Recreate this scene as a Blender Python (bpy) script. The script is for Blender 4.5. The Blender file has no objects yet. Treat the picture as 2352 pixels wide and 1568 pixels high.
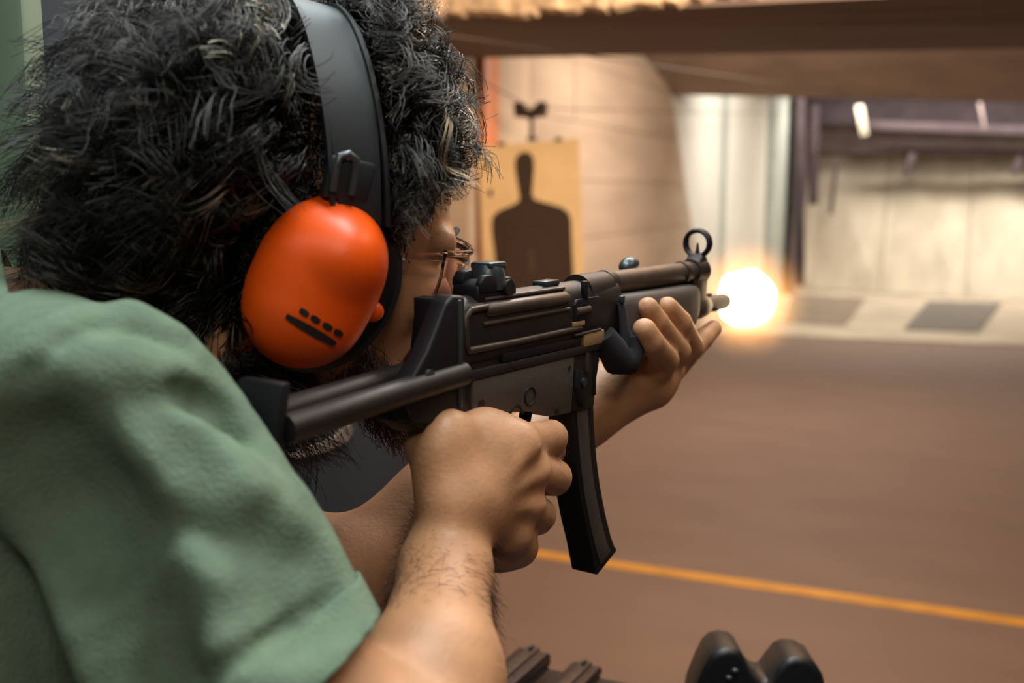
import bpy, bmesh, math, random
import numpy as np
from mathutils import Vector, Matrix

rng = np.random.default_rng(7)
random.seed(7)
scene = bpy.context.scene
COL = scene.collection
RAD = math.radians

# ------------------------------------------------------------------ camera
PX_F, CX, CY = 2450.0, 1176.0, 784.0            # focal length and centre in pixels of a 2352 x 1568 frame
PITCH, YAW = RAD(8.0), RAD(22.8)                # looks 8 deg down, 22.8 deg left of the range axis (+Y)
CAM = np.array([0.0, 0.0, 1.6])
cy_, sy_ = math.cos(YAW), math.sin(YAW)
RZ = np.array([[cy_, -sy_, 0], [sy_, cy_, 0], [0, 0, 1.0]])
FW = RZ @ np.array([0, math.cos(PITCH), -math.sin(PITCH)])
RT = RZ @ np.array([1.0, 0, 0])
UP = RZ @ np.array([0, math.sin(PITCH), math.cos(PITCH)])

def ray(px, py): return FW + RT * (px - CX) / PX_F - UP * (py - CY) / PX_F
def P(px, py, d): return CAM + ray(px, py) * d                 # a point at depth d (metres) along the view
def VV(x, y, z): return RZ @ np.array([x, y, z])               # metres right of / ahead of the camera, height
def HX(px, py, X): v = ray(px, py); return CAM + v * (X / v[0])
def HY(px, py, Y): v = ray(px, py); return CAM + v * (Y / v[1])
def HZ(px, py, Z): v = ray(px, py); return CAM + v * ((Z - 1.6) / v[2])

cam_d = bpy.data.cameras.new('camera')
cam = bpy.data.objects.new('camera', cam_d); COL.objects.link(cam)
cam_d.sensor_width = 36.0
cam_d.lens = 36.0 * PX_F / 2352.0
cam.location = CAM
cam.rotation_euler = (math.pi / 2 - PITCH, 0, YAW)
cam_d.clip_start = 0.02
cam_d.dof.use_dof = True
cam_d.dof.focus_distance = 0.77
cam_d.dof.aperture_fstop = 5.0
scene.camera = cam

# ------------------------------------------------------------------ world, exposure, lights
scene.view_settings.view_transform = 'Standard'
scene.view_settings.look = 'None'
scene.view_settings.exposure = -0.22
scene.view_settings.gamma = 1.0
scene.view_settings.use_curve_mapping = False
scene.cycles.use_denoising = True
scene.cycles.max_bounces = 6
scene.cycles.sample_clamp_indirect = 4.0
world = bpy.data.worlds.new('world'); scene.world = world
world.use_nodes = True
world.node_tree.nodes['Background'].inputs[0].default_value = (0.62, 0.58, 0.80, 1)
world.node_tree.nodes['Background'].inputs[1].default_value = 0.03

def area(name, loc, target, sx, sy, power, color):
    l = bpy.data.lights.new(name, 'AREA'); l.shape = 'RECTANGLE'; l.size = sx; l.size_y = sy
    l.energy = power; l.color = color
    o = bpy.data.objects.new(name, l); COL.objects.link(o)
    o.location = loc
    d = Vector(target) - Vector(loc)
    o.rotation_euler = d.to_track_quat('-Z', 'Y').to_euler()
    return o
# the booth's tube light overhead, a cool one ahead of it, a weak one behind, and added fills for the arms and gun side
area('booth_tube_light', VV(0.02, 0.66, 2.60), VV(0.0, 0.64, 1.3), 1.1, 0.16, 24, (0.92, 1.0, 0.97))
area('booth_front_light', VV(-0.30, 1.32, 2.42), VV(-0.14, 0.72, 1.4), 1.0, 0.16, 11, (0.84, 0.97, 1.0))
area('arm_fill_front', VV(0.38, 1.60, 2.42), VV(-0.02, 0.80, 1.38), 0.8, 0.16, 15, (1.0, 0.93, 0.84))  # added fill from ahead, brightens the left forearm
area('booth_rear_light', VV(-0.70, -0.35, 2.65), VV(-0.2, 0.6, 1.4), 1.2, 0.2, 5, (0.85, 1.0, 0.95))
area('arm_fill_back', VV(0.15, -0.55, 2.3), VV(-0.08, 0.75, 1.38), 0.4, 0.2, 5, (1.0, 0.84, 0.68))  # added fill from behind the camera, no real fixture
area('gun_side_fill', VV(0.95, 0.75, 2.4), VV(0.0, 0.75, 1.35), 0.5, 0.2, 4, (1.0, 0.76, 0.55))  # added warm fill from the right, lifts arms and gun flats
# warm lamps behind and between the baffles, a whiter one over the bullet trap
area('lane_lamp_near', (0.2, 2.9, 2.42), (-2.2, 5.7, 1.6), 0.8, 0.25, 128, (1.0, 0.76, 0.53))
area('lane_lamp_mid', (-0.9, 7.3, 2.9), (-1.8, 8.2, 0.4), 1.4, 0.3, 112, (1.0, 0.79, 0.64))
area('lane_lamp_far', (-0.7, 11.6, 2.95), (-1.9, 14.2, 1.0), 1.8, 0.3, 108, (1.0, 0.93, 0.80))
area('trap_lamp', (0.3, 16.55, 3.12), (0.3, 17.1, 0.0), 5.0, 0.2, 225, (1.0, 0.90, 0.76))

# ------------------------------------------------------------------ materials
def mat(name, col, rough=0.6, metal=0.0, spec=0.5, var=0.0, scale=20.0, bump=0.0, bscale=60.0, sss=0.0,
        emit=None, emis=0.0, coat=0.0, stretch=(1, 1, 1), detail=4.0, col2=None):
    m = bpy.data.materials.new(name); m.use_nodes = True
    nt = m.node_tree; b = nt.nodes['Principled BSDF']
    b.inputs['Base Color'].default_value = (*col, 1)
    b.inputs['Roughness'].default_value = rough
    b.inputs['Metallic'].default_value = metal
    b.inputs['Specular IOR Level'].default_value = spec
    if coat: b.inputs['Coat Weight'].default_value = coat
    if sss:
        b.inputs['Subsurface Weight'].default_value = sss
        b.inputs['Subsurface Radius'].default_value = (0.012, 0.005, 0.003)
        b.inputs['Subsurface Scale'].default_value = 0.5
    if emit:
        b.inputs['Emission Color'].default_value = (*emit, 1); b.inputs['Emission Strength'].default_value = emis
    tc = None
    if var or bump:
        tc = nt.nodes.new('ShaderNodeTexCoord'); mp = nt.nodes.new('ShaderNodeMapping')
        mp.inputs['Scale'].default_value = stretch
        nt.links.new(tc.outputs['Object'], mp.inputs[0])
    if var:
        n = nt.nodes.new('ShaderNodeTexNoise'); n.inputs['Scale'].default_value = scale; n.inputs['Detail'].default_value = detail
        nt.links.new(mp.outputs[0], n.inputs['Vector'])
        r = nt.nodes.new('ShaderNodeValToRGB')
        lo = col2 if col2 else tuple(c * (1 - var) for c in col); hi = tuple(min(1, c * (1 + var)) for c in col)
        r.color_ramp.elements[0].position = 0.32; r.color_ramp.elements[1].position = 0.68
        r.color_ramp.elements[0].color = (*lo, 1); r.color_ramp.elements[1].color = (*hi, 1)
        nt.links.new(n.outputs['Fac'], r.inputs[0]); nt.links.new(r.outputs[0], b.inputs['Base Color'])
    if bump:
        n2 = nt.nodes.new('ShaderNodeTexNoise'); n2.inputs['Scale'].default_value = bscale; n2.inputs['Detail'].default_value = 5
        nt.links.new(mp.outputs[0], n2.inputs['Vector'])
        bp = nt.nodes.new('ShaderNodeBump'); bp.inputs['Strength'].default_value = bump; bp.inputs['Distance'].default_value = 0.01
        nt.links.new(n2.outputs['Fac'], bp.inputs['Height']); nt.links.new(bp.outputs[0], b.inputs['Normal'])
    return m

M = {}
M['floor'] = mat('painted_concrete_floor', (0.190, 0.124, 0.096), 0.6, var=0.07, scale=1.6, bump=0.15, bscale=40, stretch=(1, 2.2, 1))
M['apron'] = mat('pale_concrete', (0.50, 0.43, 0.34), 0.75, var=0.15, scale=2.0)
M['yellow'] = mat('yellow_line_paint', (0.62, 0.29, 0.03), 0.55, var=0.15, scale=8)
M['tan'] = mat('tan_acoustic_board', (0.55, 0.44, 0.33), 0.85, var=0.10, scale=3, bump=0.1, bscale=30, stretch=(1, 0.35, 1.6))
M['ceil'] = mat('ceiling_board', (0.40, 0.32, 0.26), 0.9, var=0.15, scale=2.5)
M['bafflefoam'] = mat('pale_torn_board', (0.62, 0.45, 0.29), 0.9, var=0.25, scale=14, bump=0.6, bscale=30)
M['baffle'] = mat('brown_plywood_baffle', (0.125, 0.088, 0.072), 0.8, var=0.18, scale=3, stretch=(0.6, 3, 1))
M['white'] = mat('white_painted_panel', (0.80, 0.79, 0.74), 0.6, var=0.04, scale=2)
M['grey'] = mat('grey_steel_post', (0.42, 0.46, 0.44), 0.5, var=0.08, scale=4)
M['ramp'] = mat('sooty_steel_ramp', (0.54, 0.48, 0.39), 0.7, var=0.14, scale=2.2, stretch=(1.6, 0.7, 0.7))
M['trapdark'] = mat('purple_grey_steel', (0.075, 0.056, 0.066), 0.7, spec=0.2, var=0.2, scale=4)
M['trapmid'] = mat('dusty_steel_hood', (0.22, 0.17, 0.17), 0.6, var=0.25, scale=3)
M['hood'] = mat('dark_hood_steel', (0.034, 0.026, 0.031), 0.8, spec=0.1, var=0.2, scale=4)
M['mat'] = mat('black_rubber_mat', (0.16, 0.145, 0.13), 0.8, var=0.15, scale=6)
M['matbrown'] = mat('brown_rubber_mat', (0.26, 0.205, 0.16), 0.8, var=0.15, scale=6)
M['orange_paint'] = mat('orange_paint', (0.88, 0.33, 0.14), 0.5, var=0.08, scale=6)
M['board'] = mat('pale_board', (0.72, 0.58, 0.42), 0.7, var=0.05, scale=5)
M['card'] = mat('buff_target_card', (0.95, 0.68, 0.37), 0.75, var=0.06, scale=6)
M['ink'] = mat('dark_brown_ink', (0.052, 0.030, 0.020), 0.8, var=0.15, scale=30)
M['ink2'] = mat('paler_brown_ink', (0.085, 0.052, 0.034), 0.8)
M['clamp'] = mat('dark_clamp_steel', (0.06, 0.035, 0.025), 0.5)
M['cable'] = mat('thin_steel_cable', (0.07, 0.05, 0.04), 0.5)
M['navy'] = mat('navy_divider_board', (0.012, 0.016, 0.026), 0.75, var=0.2, scale=5)
M['green_post'] = mat('pale_green_post', (0.10, 0.15, 0.10), 0.6, var=0.08, scale=8)
M['worn'] = mat('bare_chipped_board', (0.14, 0.10, 0.08), 0.9, var=0.4, scale=60)
M['counter'] = mat('black_counter', (0.012, 0.013, 0.017), 0.4)
M['gun'] = mat('phosphated_steel', (0.020, 0.016, 0.016), 0.46, 0.3, var=0.15, scale=90, bump=0.05, bscale=500)
M['gunflat'] = mat('grey_brown_receiver_plastic', (0.052, 0.041, 0.036), 0.55, 0.0, var=0.1, scale=120, bump=0.08, bscale=600)
M['gunblack'] = mat('black_gun_plastic', (0.005, 0.005, 0.007), 0.5, spec=0.3)
M['gunrib'] = mat('worn_rib_steel', (0.075, 0.055, 0.046), 0.42, 0.5, var=0.2, scale=80)
M['brass'] = mat('brass_bolt_steel', (0.50, 0.33, 0.17), 0.4, 0.6)
M['bluesteel'] = mat('blued_steel', (0.05, 0.065, 0.075), 0.35, 0.6)
M['sling'] = mat('black_sling_webbing', (0.006, 0.006, 0.010), 0.9)
M['muff'] = mat('orange_muff_plastic', (0.90, 0.095, 0.002), 0.42, spec=0.5)
M['muffband'] = mat('black_headband_plastic', (0.016, 0.019, 0.024), 0.5)
M['cushion'] = mat('black_cushion_vinyl', (0.010, 0.010, 0.012), 0.45)
M['wire'] = mat('dull_steel_wire', (0.10, 0.11, 0.12), 0.4, 0.7)
M['print'] = mat('black_print', (0.012, 0.008, 0.006), 0.6)
M['skin'] = mat('skin', (0.44, 0.222, 0.115), 0.48, spec=0.4, var=0.13, scale=38, bump=0.08, bscale=300, sss=0.07)
M['eye'] = mat('eye_white', (0.75, 0.70, 0.66), 0.2)
M['iris'] = mat('dark_iris', (0.03, 0.015, 0.01), 0.15)
M['shirt'] = mat('sage_green_cotton', (0.145, 0.205, 0.148), 0.9, spec=0.15, var=0.09, scale=60, bump=0.25, bscale=420, stretch=(1, 1, 1))
M['trousers'] = mat('dark_cotton', (0.02, 0.022, 0.03), 0.9, var=0.1)
M['shoe'] = mat('dark_shoe', (0.02, 0.018, 0.016), 0.5)
M['rubber'] = mat('black_moulded_rubber', (0.007, 0.007, 0.009), 0.42)
M['pistol'] = mat('dark_pistol_steel', (0.040, 0.028, 0.030), 0.4, 0.5)
M['wall_dark'] = mat('dark_booth_wall', (0.05, 0.055, 0.05), 0.9)

def hair_mat(name, melanin, grey):
    m = bpy.data.materials.new(name); m.use_nodes = True; nt = m.node_tree
    nt.nodes.remove(nt.nodes['Principled BSDF'])
    h = nt.nodes.new('ShaderNodeBsdfHairPrincipled')
    h.parametrization = 'MELANIN'
    h.inputs['Melanin'].default_value = melanin
    h.inputs['Melanin Redness'].default_value = 0.1
    h.inputs['Roughness'].default_value = 0.26
    h.inputs['Radial Roughness'].default_value = 0.4
    h.inputs['Random Roughness'].default_value = 0.3
    if grey:
        hi = nt.nodes.new('ShaderNodeAttribute'); hi.attribute_name = 'grey'
        mr = nt.nodes.new('ShaderNodeMapRange')
        mr.inputs['To Min'].default_value = melanin; mr.inputs['To Max'].default_value = 0.14
        nt.links.new(hi.outputs['Fac'], mr.inputs['Value']); nt.links.new(mr.outputs[0], h.inputs['Melanin'])
    nt.links.new(h.outputs[0], nt.nodes['Material Output'].inputs[0])
    return m
M['hair'] = hair_mat('dark_hair_grey_front', 1.0, True)
M['beard'] = hair_mat('dark_stubble', 0.94, False)

# glass for the safety lens
g = bpy.data.materials.new('clear_lens'); g.use_nodes = True
b = g.node_tree.nodes['Principled BSDF']
b.inputs['Base Color'].default_value = (0.92, 0.80, 0.82, 1); b.inputs['Roughness'].default_value = 0.06
b.inputs['Transmission Weight'].default_value = 1.0; b.inputs['IOR'].default_value = 1.12
M['lens'] = g

# ------------------------------------------------------------------ object helpers
def link(o, parent=None):
    COL.objects.link(o)
    if parent is not None: o.parent = parent
    return o
def tag(o, label=None, cat=None, group=None, kind=None):
    if label: o['label'] = label
    if cat: o['category'] = cat
    if group: o['group'] = group
    if kind: o['kind'] = kind
    return o
def obj(name, bm, m, parent=None, smooth=True, angle=40):
    me = bpy.data.meshes.new(name)
    bmesh.ops.recalc_face_normals(bm, faces=bm.faces[:])
    if smooth:
        for f in bm.faces: f.smooth = True
        for e in bm.edges:
            if len(e.link_faces) == 2 and e.calc_face_angle(0) > RAD(angle): e.smooth = False
    bm.to_mesh(me); bm.free()
    me.materials.append(m)
    return link(bpy.data.objects.new(name, me), parent)
def empty(name, loc=(0, 0, 0), rot=None, label=None, cat=None, group=None, kind=None):
    o = bpy.data.objects.new(name, None); COL.objects.link(o); o.location = loc
    o.empty_display_size = 0.05
    if rot is not None: o.rotation_euler = rot
    return tag(o, label, cat, group, kind)

def bevel(bm, w, seg=2, angle=30):
    if w <= 0: return
    es = [e for e in bm.edges if len(e.link_faces) == 2 and e.calc_face_angle(0) > RAD(angle)]
    bmesh.ops.bevel(bm, geom=es, offset=w, segments=seg, affect='EDGES', profile=0.5, clamp_overlap=True)
def box(c, s, bev=0.0, rot=None, seg=2, bm=None):
    b_ = bmesh.new()
    bmesh.ops.create_cube(b_, size=1.0)
    bmesh.ops.scale(b_, vec=Vector(s), verts=b_.verts)
    bevel(b_, bev, seg)
    if rot is not None: bmesh.ops.rotate(b_, cent=(0, 0, 0), matrix=rot, verts=b_.verts)
    bmesh.ops.translate(b_, vec=Vector(c), verts=b_.verts)
    return join(bm, b_)
def join(bm, other):
    if bm is None: return other
    me = bpy.data.meshes.new('tmp'); other.to_mesh(me); other.free(); bm.from_mesh(me); bpy.data.meshes.remove(me)
    return bm
def prof(pts, y0, y1, bev=0.0, seg=2, bm=None):
    """polygon in x-z extruded from y0 to y1"""
    b_ = bmesh.new()
    v0 = [b_.verts.new((x, y0, z)) for x, z in pts]; v1 = [b_.verts.new((x, y1, z)) for x, z in pts]
    b_.faces.new(v0); b_.faces.new(v1[::-1])
    n = len(pts)
    for i in range(n): b_.faces.new((v0[i], v0[(i + 1) % n], v1[(i + 1) % n], v1[i]))
    bmesh.ops.recalc_face_normals(b_, faces=b_.faces[:])
    bevel(b_, bev, seg, 20)
    return join(bm, b_)
def tube(pts, r, n=12, bm=None, closed=False, cap=True, flat=None):
    """tube along points; r a number or list; flat=(axis vector, factor) squashes the section"""
    pts = [Vector(p) for p in pts]; k = len(pts)
    rr = r if hasattr(r, '__len__') else [r] * k
    b_ = bmesh.new() if bm is None else bm
    rings = []; prev = None
    for i, p in enumerate(pts):
        if closed: t = pts[(i + 1) % k] - pts[i - 1]
        else: t = pts[min(i + 1, k - 1)] - pts[max(i - 1, 0)]
        t.normalize()
        if prev is None: nrm = t.orthogonal().normalized()
        else:
            nrm = prev - t * prev.dot(t)
            nrm = nrm.normalized() if nrm.length > 1e-6 else t.orthogonal().normalized()
        prev = nrm; bn = t.cross(nrm)
        ring = []
        for j in range(n):
            a = 2 * math.pi * j / n
            off = (nrm * math.cos(a) + bn * math.sin(a)) * rr[i]
            if flat: off = off - Vector(flat[0]) * off.dot(Vector(flat[0])) * (1 - flat[1])
            ring.append(b_.verts.new(p + off))
        rings.append(ring)
    m_ = k if closed else k - 1
    for i in range(m_):
        a_, c_ = rings[i], rings[(i + 1) % k]
        for j in range(n): b_.faces.new((a_[j], a_[(j + 1) % n], c_[(j + 1) % n], c_[j]))
    if not closed and cap:
        b_.faces.new(rings[0][::-1]); b_.faces.new(rings[-1])
    return b_
def ellipsoid(c, rads, bm=None, u=20, v=12, mtx=None):
    b_ = bmesh.new()
    bmesh.ops.create_uvsphere(b_, u_segments=u, v_segments=v, radius=1.0)
    bmesh.ops.scale(b_, vec=Vector(rads), verts=b_.verts)
    if mtx is not None: bmesh.ops.transform(b_, matrix=mtx, verts=b_.verts)
    bmesh.ops.translate(b_, vec=Vector(c), verts=b_.verts)
    return join(bm, b_)
def slab(quad, n, t):
    """thick quad: four corners pushed along n by t"""
    b_ = bmesh.new(); n = Vector(n)
    a_ = [b_.verts.new(Vector(q)) for q in quad]; c_ = [b_.verts.new(Vector(q) + n * t) for q in quad]
    k = len(quad)
    b_.faces.new(a_); b_.faces.new(c_[::-1])
    for i in range(k): b_.faces.new((a_[i], a_[(i + 1) % k], c_[(i + 1) % k], c_[i]))
    return b_

# ================================================================== THE RANGE
# ---- floor, ceiling, walls
tag(obj('floor', box((0.6, 8.0, -0.05), (7.4, 22.0, 0.1)), M['floor']), 'brown painted concrete floor of the lane', kind='structure')
tag(obj('ceiling', box((0.6, 8.0, 3.30), (7.4, 22.0, 0.1)), M['ceil']), 'dim tan ceiling above the baffles', kind='structure')
tag(obj('wall_right', box((4.25, 8.0, 1.625), (0.1, 22.0, 3.25)), M['tan']), kind='structure')
tag(obj('wall_back', box((0.6, -2.95, 1.625), (7.4, 0.1, 3.25)), M['wall_dark']), kind='structure')
tag(obj('wall_far', box((0.6, 19.05, 1.625), (7.4, 0.1, 3.25)), M['trapmid']), kind='structure')
wl = tag(obj('wall_left', box((-2.70, 8.0, 1.625), (0.1, 22.0, 3.25)), M['tan']), 'left wall of the lane', kind='structure')

# tan acoustic boards: courses on the wall, cut off along a slanted end
def slant_y(z): return 10.08 + (2.49 - z) * (0.94 / 1.25)
z_edges = [0.0, 0.42, 0.84, 1.26, 1.68, 2.10, 2.52, 2.96, 3.24]
for i in range(len(z_edges) - 1):
    z0, z1 = z_edges[i] + 0.003, z_edges[i + 1] - 0.003
    y = -2.85 + (i % 2) * 0.6
    while True:
        y0, y1 = y + 0.003, y + 2.4 - 0.003
        ya, yb = min(y1, slant_y(z0)), min(y1, slant_y(z1))
        if z0 > 2.5: ya = yb = min(y1, 10.0)
        if y0 >= min(ya, yb) - 0.1: break
        pr = 0.05 + rng.uniform(-0.004, 0.004)
        b_ = slab([(-2.65, y0, z0), (-2.65, ya, z0), (-2.65, yb, z1), (-2.65, y0, z1)], (1, 0, 0), pr)
        obj('board', b_, M['tan'], wl, smooth=False)
        y += 2.4
# white panels, dividing strips and the grey post beyond the slanted edge
for y0, y1 in ((9.6, 12.50), (12.78, 15.62)):
    obj('white_panel', box((-2.64, (y0 + y1) / 2, 1.62), (0.03, y1 - y0, 3.2), 0.004), M['white'], wl)
obj('strip', box((-2.635, 12.64, 1.62), (0.06, 0.24, 3.2), 0.006), M['grey'], wl)
obj('post', box((-2.60, 16.5, 1.62), (0.12, 1.70, 3.2), 0.01), M['grey'], wl)

# orange-edged pale board standing on the left wall behind the target
lm = empty('wall_marker', (-2.59, 6.0, 0), label='tall pale board with an orange edge stripe on left wall behind target', cat='wall marker')
yA, yB, yC = HX(1113, 300, -2.56)[1], HX(1146, 300, -2.56)[1], HX(1216, 300, -2.56)[1]
def setw(o, parent): o.matrix_parent_inverse = Matrix.Translation(-Vector(parent.location)); return o
setw(obj('orange_stripe', box((-2.575, (yA + yB) / 2, 1.45), (0.035, yB - yA, 2.9), 0.004), M['orange_paint'], lm), lm)
setw(obj('pale_board', box((-2.578, (yB + yC) / 2 + 0.003, 1.45), (0.028, yC - yB, 2.9), 0.004), M['board'], lm), lm)

# ---- baffles
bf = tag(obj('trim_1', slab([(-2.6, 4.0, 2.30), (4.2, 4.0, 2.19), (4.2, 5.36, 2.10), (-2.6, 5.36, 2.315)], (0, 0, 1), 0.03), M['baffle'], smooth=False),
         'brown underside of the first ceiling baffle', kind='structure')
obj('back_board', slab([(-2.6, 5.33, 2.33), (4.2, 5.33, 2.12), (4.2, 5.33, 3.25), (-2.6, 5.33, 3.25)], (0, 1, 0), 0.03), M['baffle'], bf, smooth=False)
# torn pale front facing: ragged lower edge
def ragged(x0, x1, zfun, ztop, y, th):
    b_ = bmesh.new(); xs = [x0]
    while xs[-1] < x1: xs.append(xs[-1] + rng.uniform(0.012, 0.05))
    lo0, lo1, hi0, hi1 = [], [], [], []
    for x in xs:
        z = zfun(x) + rng.normal(0, 0.006)
        lo0.append(b_.verts.new((x, y - th + rng.normal(0, .003), z + 0.012))); lo1.append(b_.verts.new((x, y, z)))
        hi0.append(b_.verts.new((x, y - th, ztop))); hi1.append(b_.verts.new((x, y, ztop)))
    for i in range(len(xs) - 1):
        b_.faces.new((lo0[i], lo0[i + 1], hi0[i + 1], hi0[i])); b_.faces.new((lo1[i + 1], lo1[i], hi1[i], hi1[i + 1]))
        b_.faces.new((lo1[i], lo1[i + 1], lo0[i + 1], lo0[i])); b_.faces.new((hi0[i], hi0[i + 1], hi1[i + 1], hi1[i]))
    return b_
edge_px = [(940, 30), (1010, 42), (1060, 36), (1120, 34), (1180, 44), (1215, 40), (1250, 30), (1330, 27), (1420, 24), (1455, 14), (1490, 18), (1560, 12), (1600, 0), (1700, -6), (1900, -22), (2352, -40)]
ex = [(HY(px, py, 3.97)[0], HY(px, py, 3.97)[2]) for px, py in edge_px]
def zf(x):
    return float(np.interp(x, [e[0] for e in ex], [e[1] for e in ex]))
obj('torn_facing', ragged(-2.58, 4.2, zf, 3.24, 3.99, 0.05), M['bafflefoam'], bf, smooth=False)

pA = HX(1500, 146, -2.57); pB = HX(1555, 217, -2.57)
zr = HY(2352, 234, pB[1])[2]; xr = HY(2352, 234, pB[1])[0]
sl = (zr - pB[2]) / (xr - pB[0])
def zb(x): return pB[2] + sl * (x - pB[0])
dir_ = np.array([0, pA[1] - pB[1], pA[2] - pB[2]]); up_ = dir_ * 2.6
x9 = 4.2
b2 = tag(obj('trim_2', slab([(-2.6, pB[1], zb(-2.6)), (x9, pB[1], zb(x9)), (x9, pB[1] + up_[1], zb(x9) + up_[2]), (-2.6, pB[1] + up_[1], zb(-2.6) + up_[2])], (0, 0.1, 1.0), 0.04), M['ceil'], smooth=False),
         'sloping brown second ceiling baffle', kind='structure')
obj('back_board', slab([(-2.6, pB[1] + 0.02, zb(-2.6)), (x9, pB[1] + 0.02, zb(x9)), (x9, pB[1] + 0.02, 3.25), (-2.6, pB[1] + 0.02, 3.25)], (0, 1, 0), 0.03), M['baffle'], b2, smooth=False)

# ---- floor markings and apron
def floor_quad(pts, h, name, m, parent=None, bev=0.0):
    b_ = slab([(p[0], p[1], 0.0) for p in pts], (0, 0, 1), h)
    return obj(name, b_, m, parent, smooth=False)
tag(floor_quad([(-2.59, 4.225), (4.19, 4.205), (4.19, 4.29), (-2.59, 4.31)], 0.003, 'trim_3', M['yellow']), 'yellow line painted across the floor', kind='structure')
ap = tag(floor_quad([(-2.59, 11.98), (4.19, 12.35), (4.19, 18.4), (-2.59, 18.4)], 0.02, 'trim_4', M['apron']), 'pale concrete apron in front of the bullet trap', kind='structure')

def mat_quad(pxs, name, m, label):
    q = [HZ(px, py, 0.02) for px, py in pxs]
    c = sum(q) / len(q)
    b_ = slab([(p[0] - c[0], p[1] - c[1], 0.0) for p in q], (0, 0, 1), 0.018); bevel(b_, 0.006, 1)
    o = obj(name, b_, m); o.location = (c[0], c[1], 0.021)
    return tag(o, label, 'mat', 'mats before the bullet trap')
mat_quad([(2132, 694), (2300, 698), (2248, 764), (2076, 758)], 'rubber_mat', M['mat'], 'dark grey rubber mat with slanted sides on pale floor before bullet trap')
mat_quad([(1822, 680), (1988, 687), (1940, 748), (1800, 742)], 'rubber_mat', M['matbrown'], 'faint brown rubber mat beside the flash on pale trap floor')

# ---- bullet trap
YT = 17.2
bt = empty('bullet_trap', (0.6, YT, 0.02), label='steel bullet trap with pale sloping ramp and dark overhead beams', cat='bullet trap')
def bt_obj(name, bm, m, **k): return setw(obj(name, bm, m, bt, **k), bt)
fl, fr = HZ(1835, 662, 0.02), HZ(2352, 692, 0.02)
sl_t = (fr[1] - fl[1]) / (fr[0] - fl[0])
def foot_y(x): return fl[1] + sl_t * (x - fl[0])
xs = [-2.38, -1.15, 0.10, 1.35, 2.6, 4.15]
for i in range(5):
    xa, xb = xs[i] + 0.006, xs[i + 1] - 0.006
    bt_obj('ramp_plate', slab([(xa, foot_y(xa), 0.03), (xb, foot_y(xb), 0.03), (xb, 18.85, 2.45), (xa, 18.85, 2.45)], (0, 0.8, -0.4), 0.03), M['ramp'], smooth=False)
bt_obj('side_plate', slab([(-2.46, 17.0, 0.03), (-2.46, 18.9, 0.03), (-2.46, 18.9, 3.2), (-2.46, 17.0, 3.2)], (1, 0, 0), 0.04), M['trapmid'], smooth=False)
bt_obj('side_gusset', slab([(-2.41, 17.35, 0.03), (-2.41, 18.9, 2.5), (-2.41, 18.9, 0.03)], (1, 0, 0), 0.03), M['ramp'], smooth=False)
def px_bar(p0, p1, y, h, d, name, m):
    a_, c_ = HY(*p0, y), HY(*p1, y)
    dv = Vector(c_ - a_); L = dv.length
    rot = dv.to_track_quat('X', 'Z').to_matrix()
    return bt_obj(name, box((Vector(a_) + dv / 2), (L, d, h), min(h, d) * 0.12, rot), m)
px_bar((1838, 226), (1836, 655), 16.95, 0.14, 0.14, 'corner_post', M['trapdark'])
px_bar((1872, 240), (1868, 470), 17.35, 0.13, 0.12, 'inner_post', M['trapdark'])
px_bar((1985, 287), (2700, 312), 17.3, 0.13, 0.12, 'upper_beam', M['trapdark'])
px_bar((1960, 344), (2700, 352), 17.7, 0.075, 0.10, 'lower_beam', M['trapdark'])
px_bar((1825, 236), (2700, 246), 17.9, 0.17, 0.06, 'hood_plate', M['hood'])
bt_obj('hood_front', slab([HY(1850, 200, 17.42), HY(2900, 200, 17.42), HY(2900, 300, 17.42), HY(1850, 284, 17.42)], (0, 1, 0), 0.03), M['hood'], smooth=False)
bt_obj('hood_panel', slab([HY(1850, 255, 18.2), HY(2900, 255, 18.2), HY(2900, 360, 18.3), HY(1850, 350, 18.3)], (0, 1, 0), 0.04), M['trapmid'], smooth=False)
for (a_, c_) in (((2098, 352), (2080, 402)), ((2345, 352), (2330, 402))):
    px_bar(a_, c_, 17.65, 0.10, 0.22, 'bracket', M['trapdark'])
px_bar((1922, 360), (1908, 492), 17.6, 0.05, 0.12, 'strut', M['trapdark'])
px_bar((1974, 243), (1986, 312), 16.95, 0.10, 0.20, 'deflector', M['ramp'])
px_bar((2250, 236), (2262, 296), 16.98, 0.04, 0.08, 'hanger_strap', M['trapmid'])

# ---- silhouette target
YG = 5.6
tg = empty('paper_target', (-2.23, YG, 1.5), label='buff paper target with dark head and shoulders silhouette', cat='target')
def tgt(px, py, dy=0.0):
    p = HY(px, py, YG + dy); return (p[0], p[2])
def sheet(pts, y0, y1, name, m, parent, piv):
    b_ = prof(pts, y0, y1); o = obj(name, b_, m, parent, smooth=False); return setw(o, piv)
x0, z1 = tgt(1097, 338); x1, z2 = tgt(1329, 318); x2, z3 = tgt(1346, 770); x3, z4 = tgt(1117, 780)
sheet([(x0, z1), (x1, z2), (x2, z3), (x3, z4)], YG, YG + 0.006, 'paper', M['card'], tg, tg)
sil = [(1207, 348), (1193, 352), (1184, 366), (1183, 385), (1188, 415), (1194, 452), (1193, 461), (1180, 470), (1150, 482), (1136, 492), (1130, 505), (1130, 530), (1136, 580), (1142, 640), (1150, 760),
       (1325, 752), (1318, 640), (1314, 560), (1312, 505), (1306, 488), (1290, 476), (1245, 463), (1228, 458), (1222, 446), (1224, 420), (1227, 385), (1226, 366), (1219, 352)]
sheet([tgt(*p) for p in sil], YG - 0.003, YG - 0.0005, 'silhouette', M['ink'], tg, tg)
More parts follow.
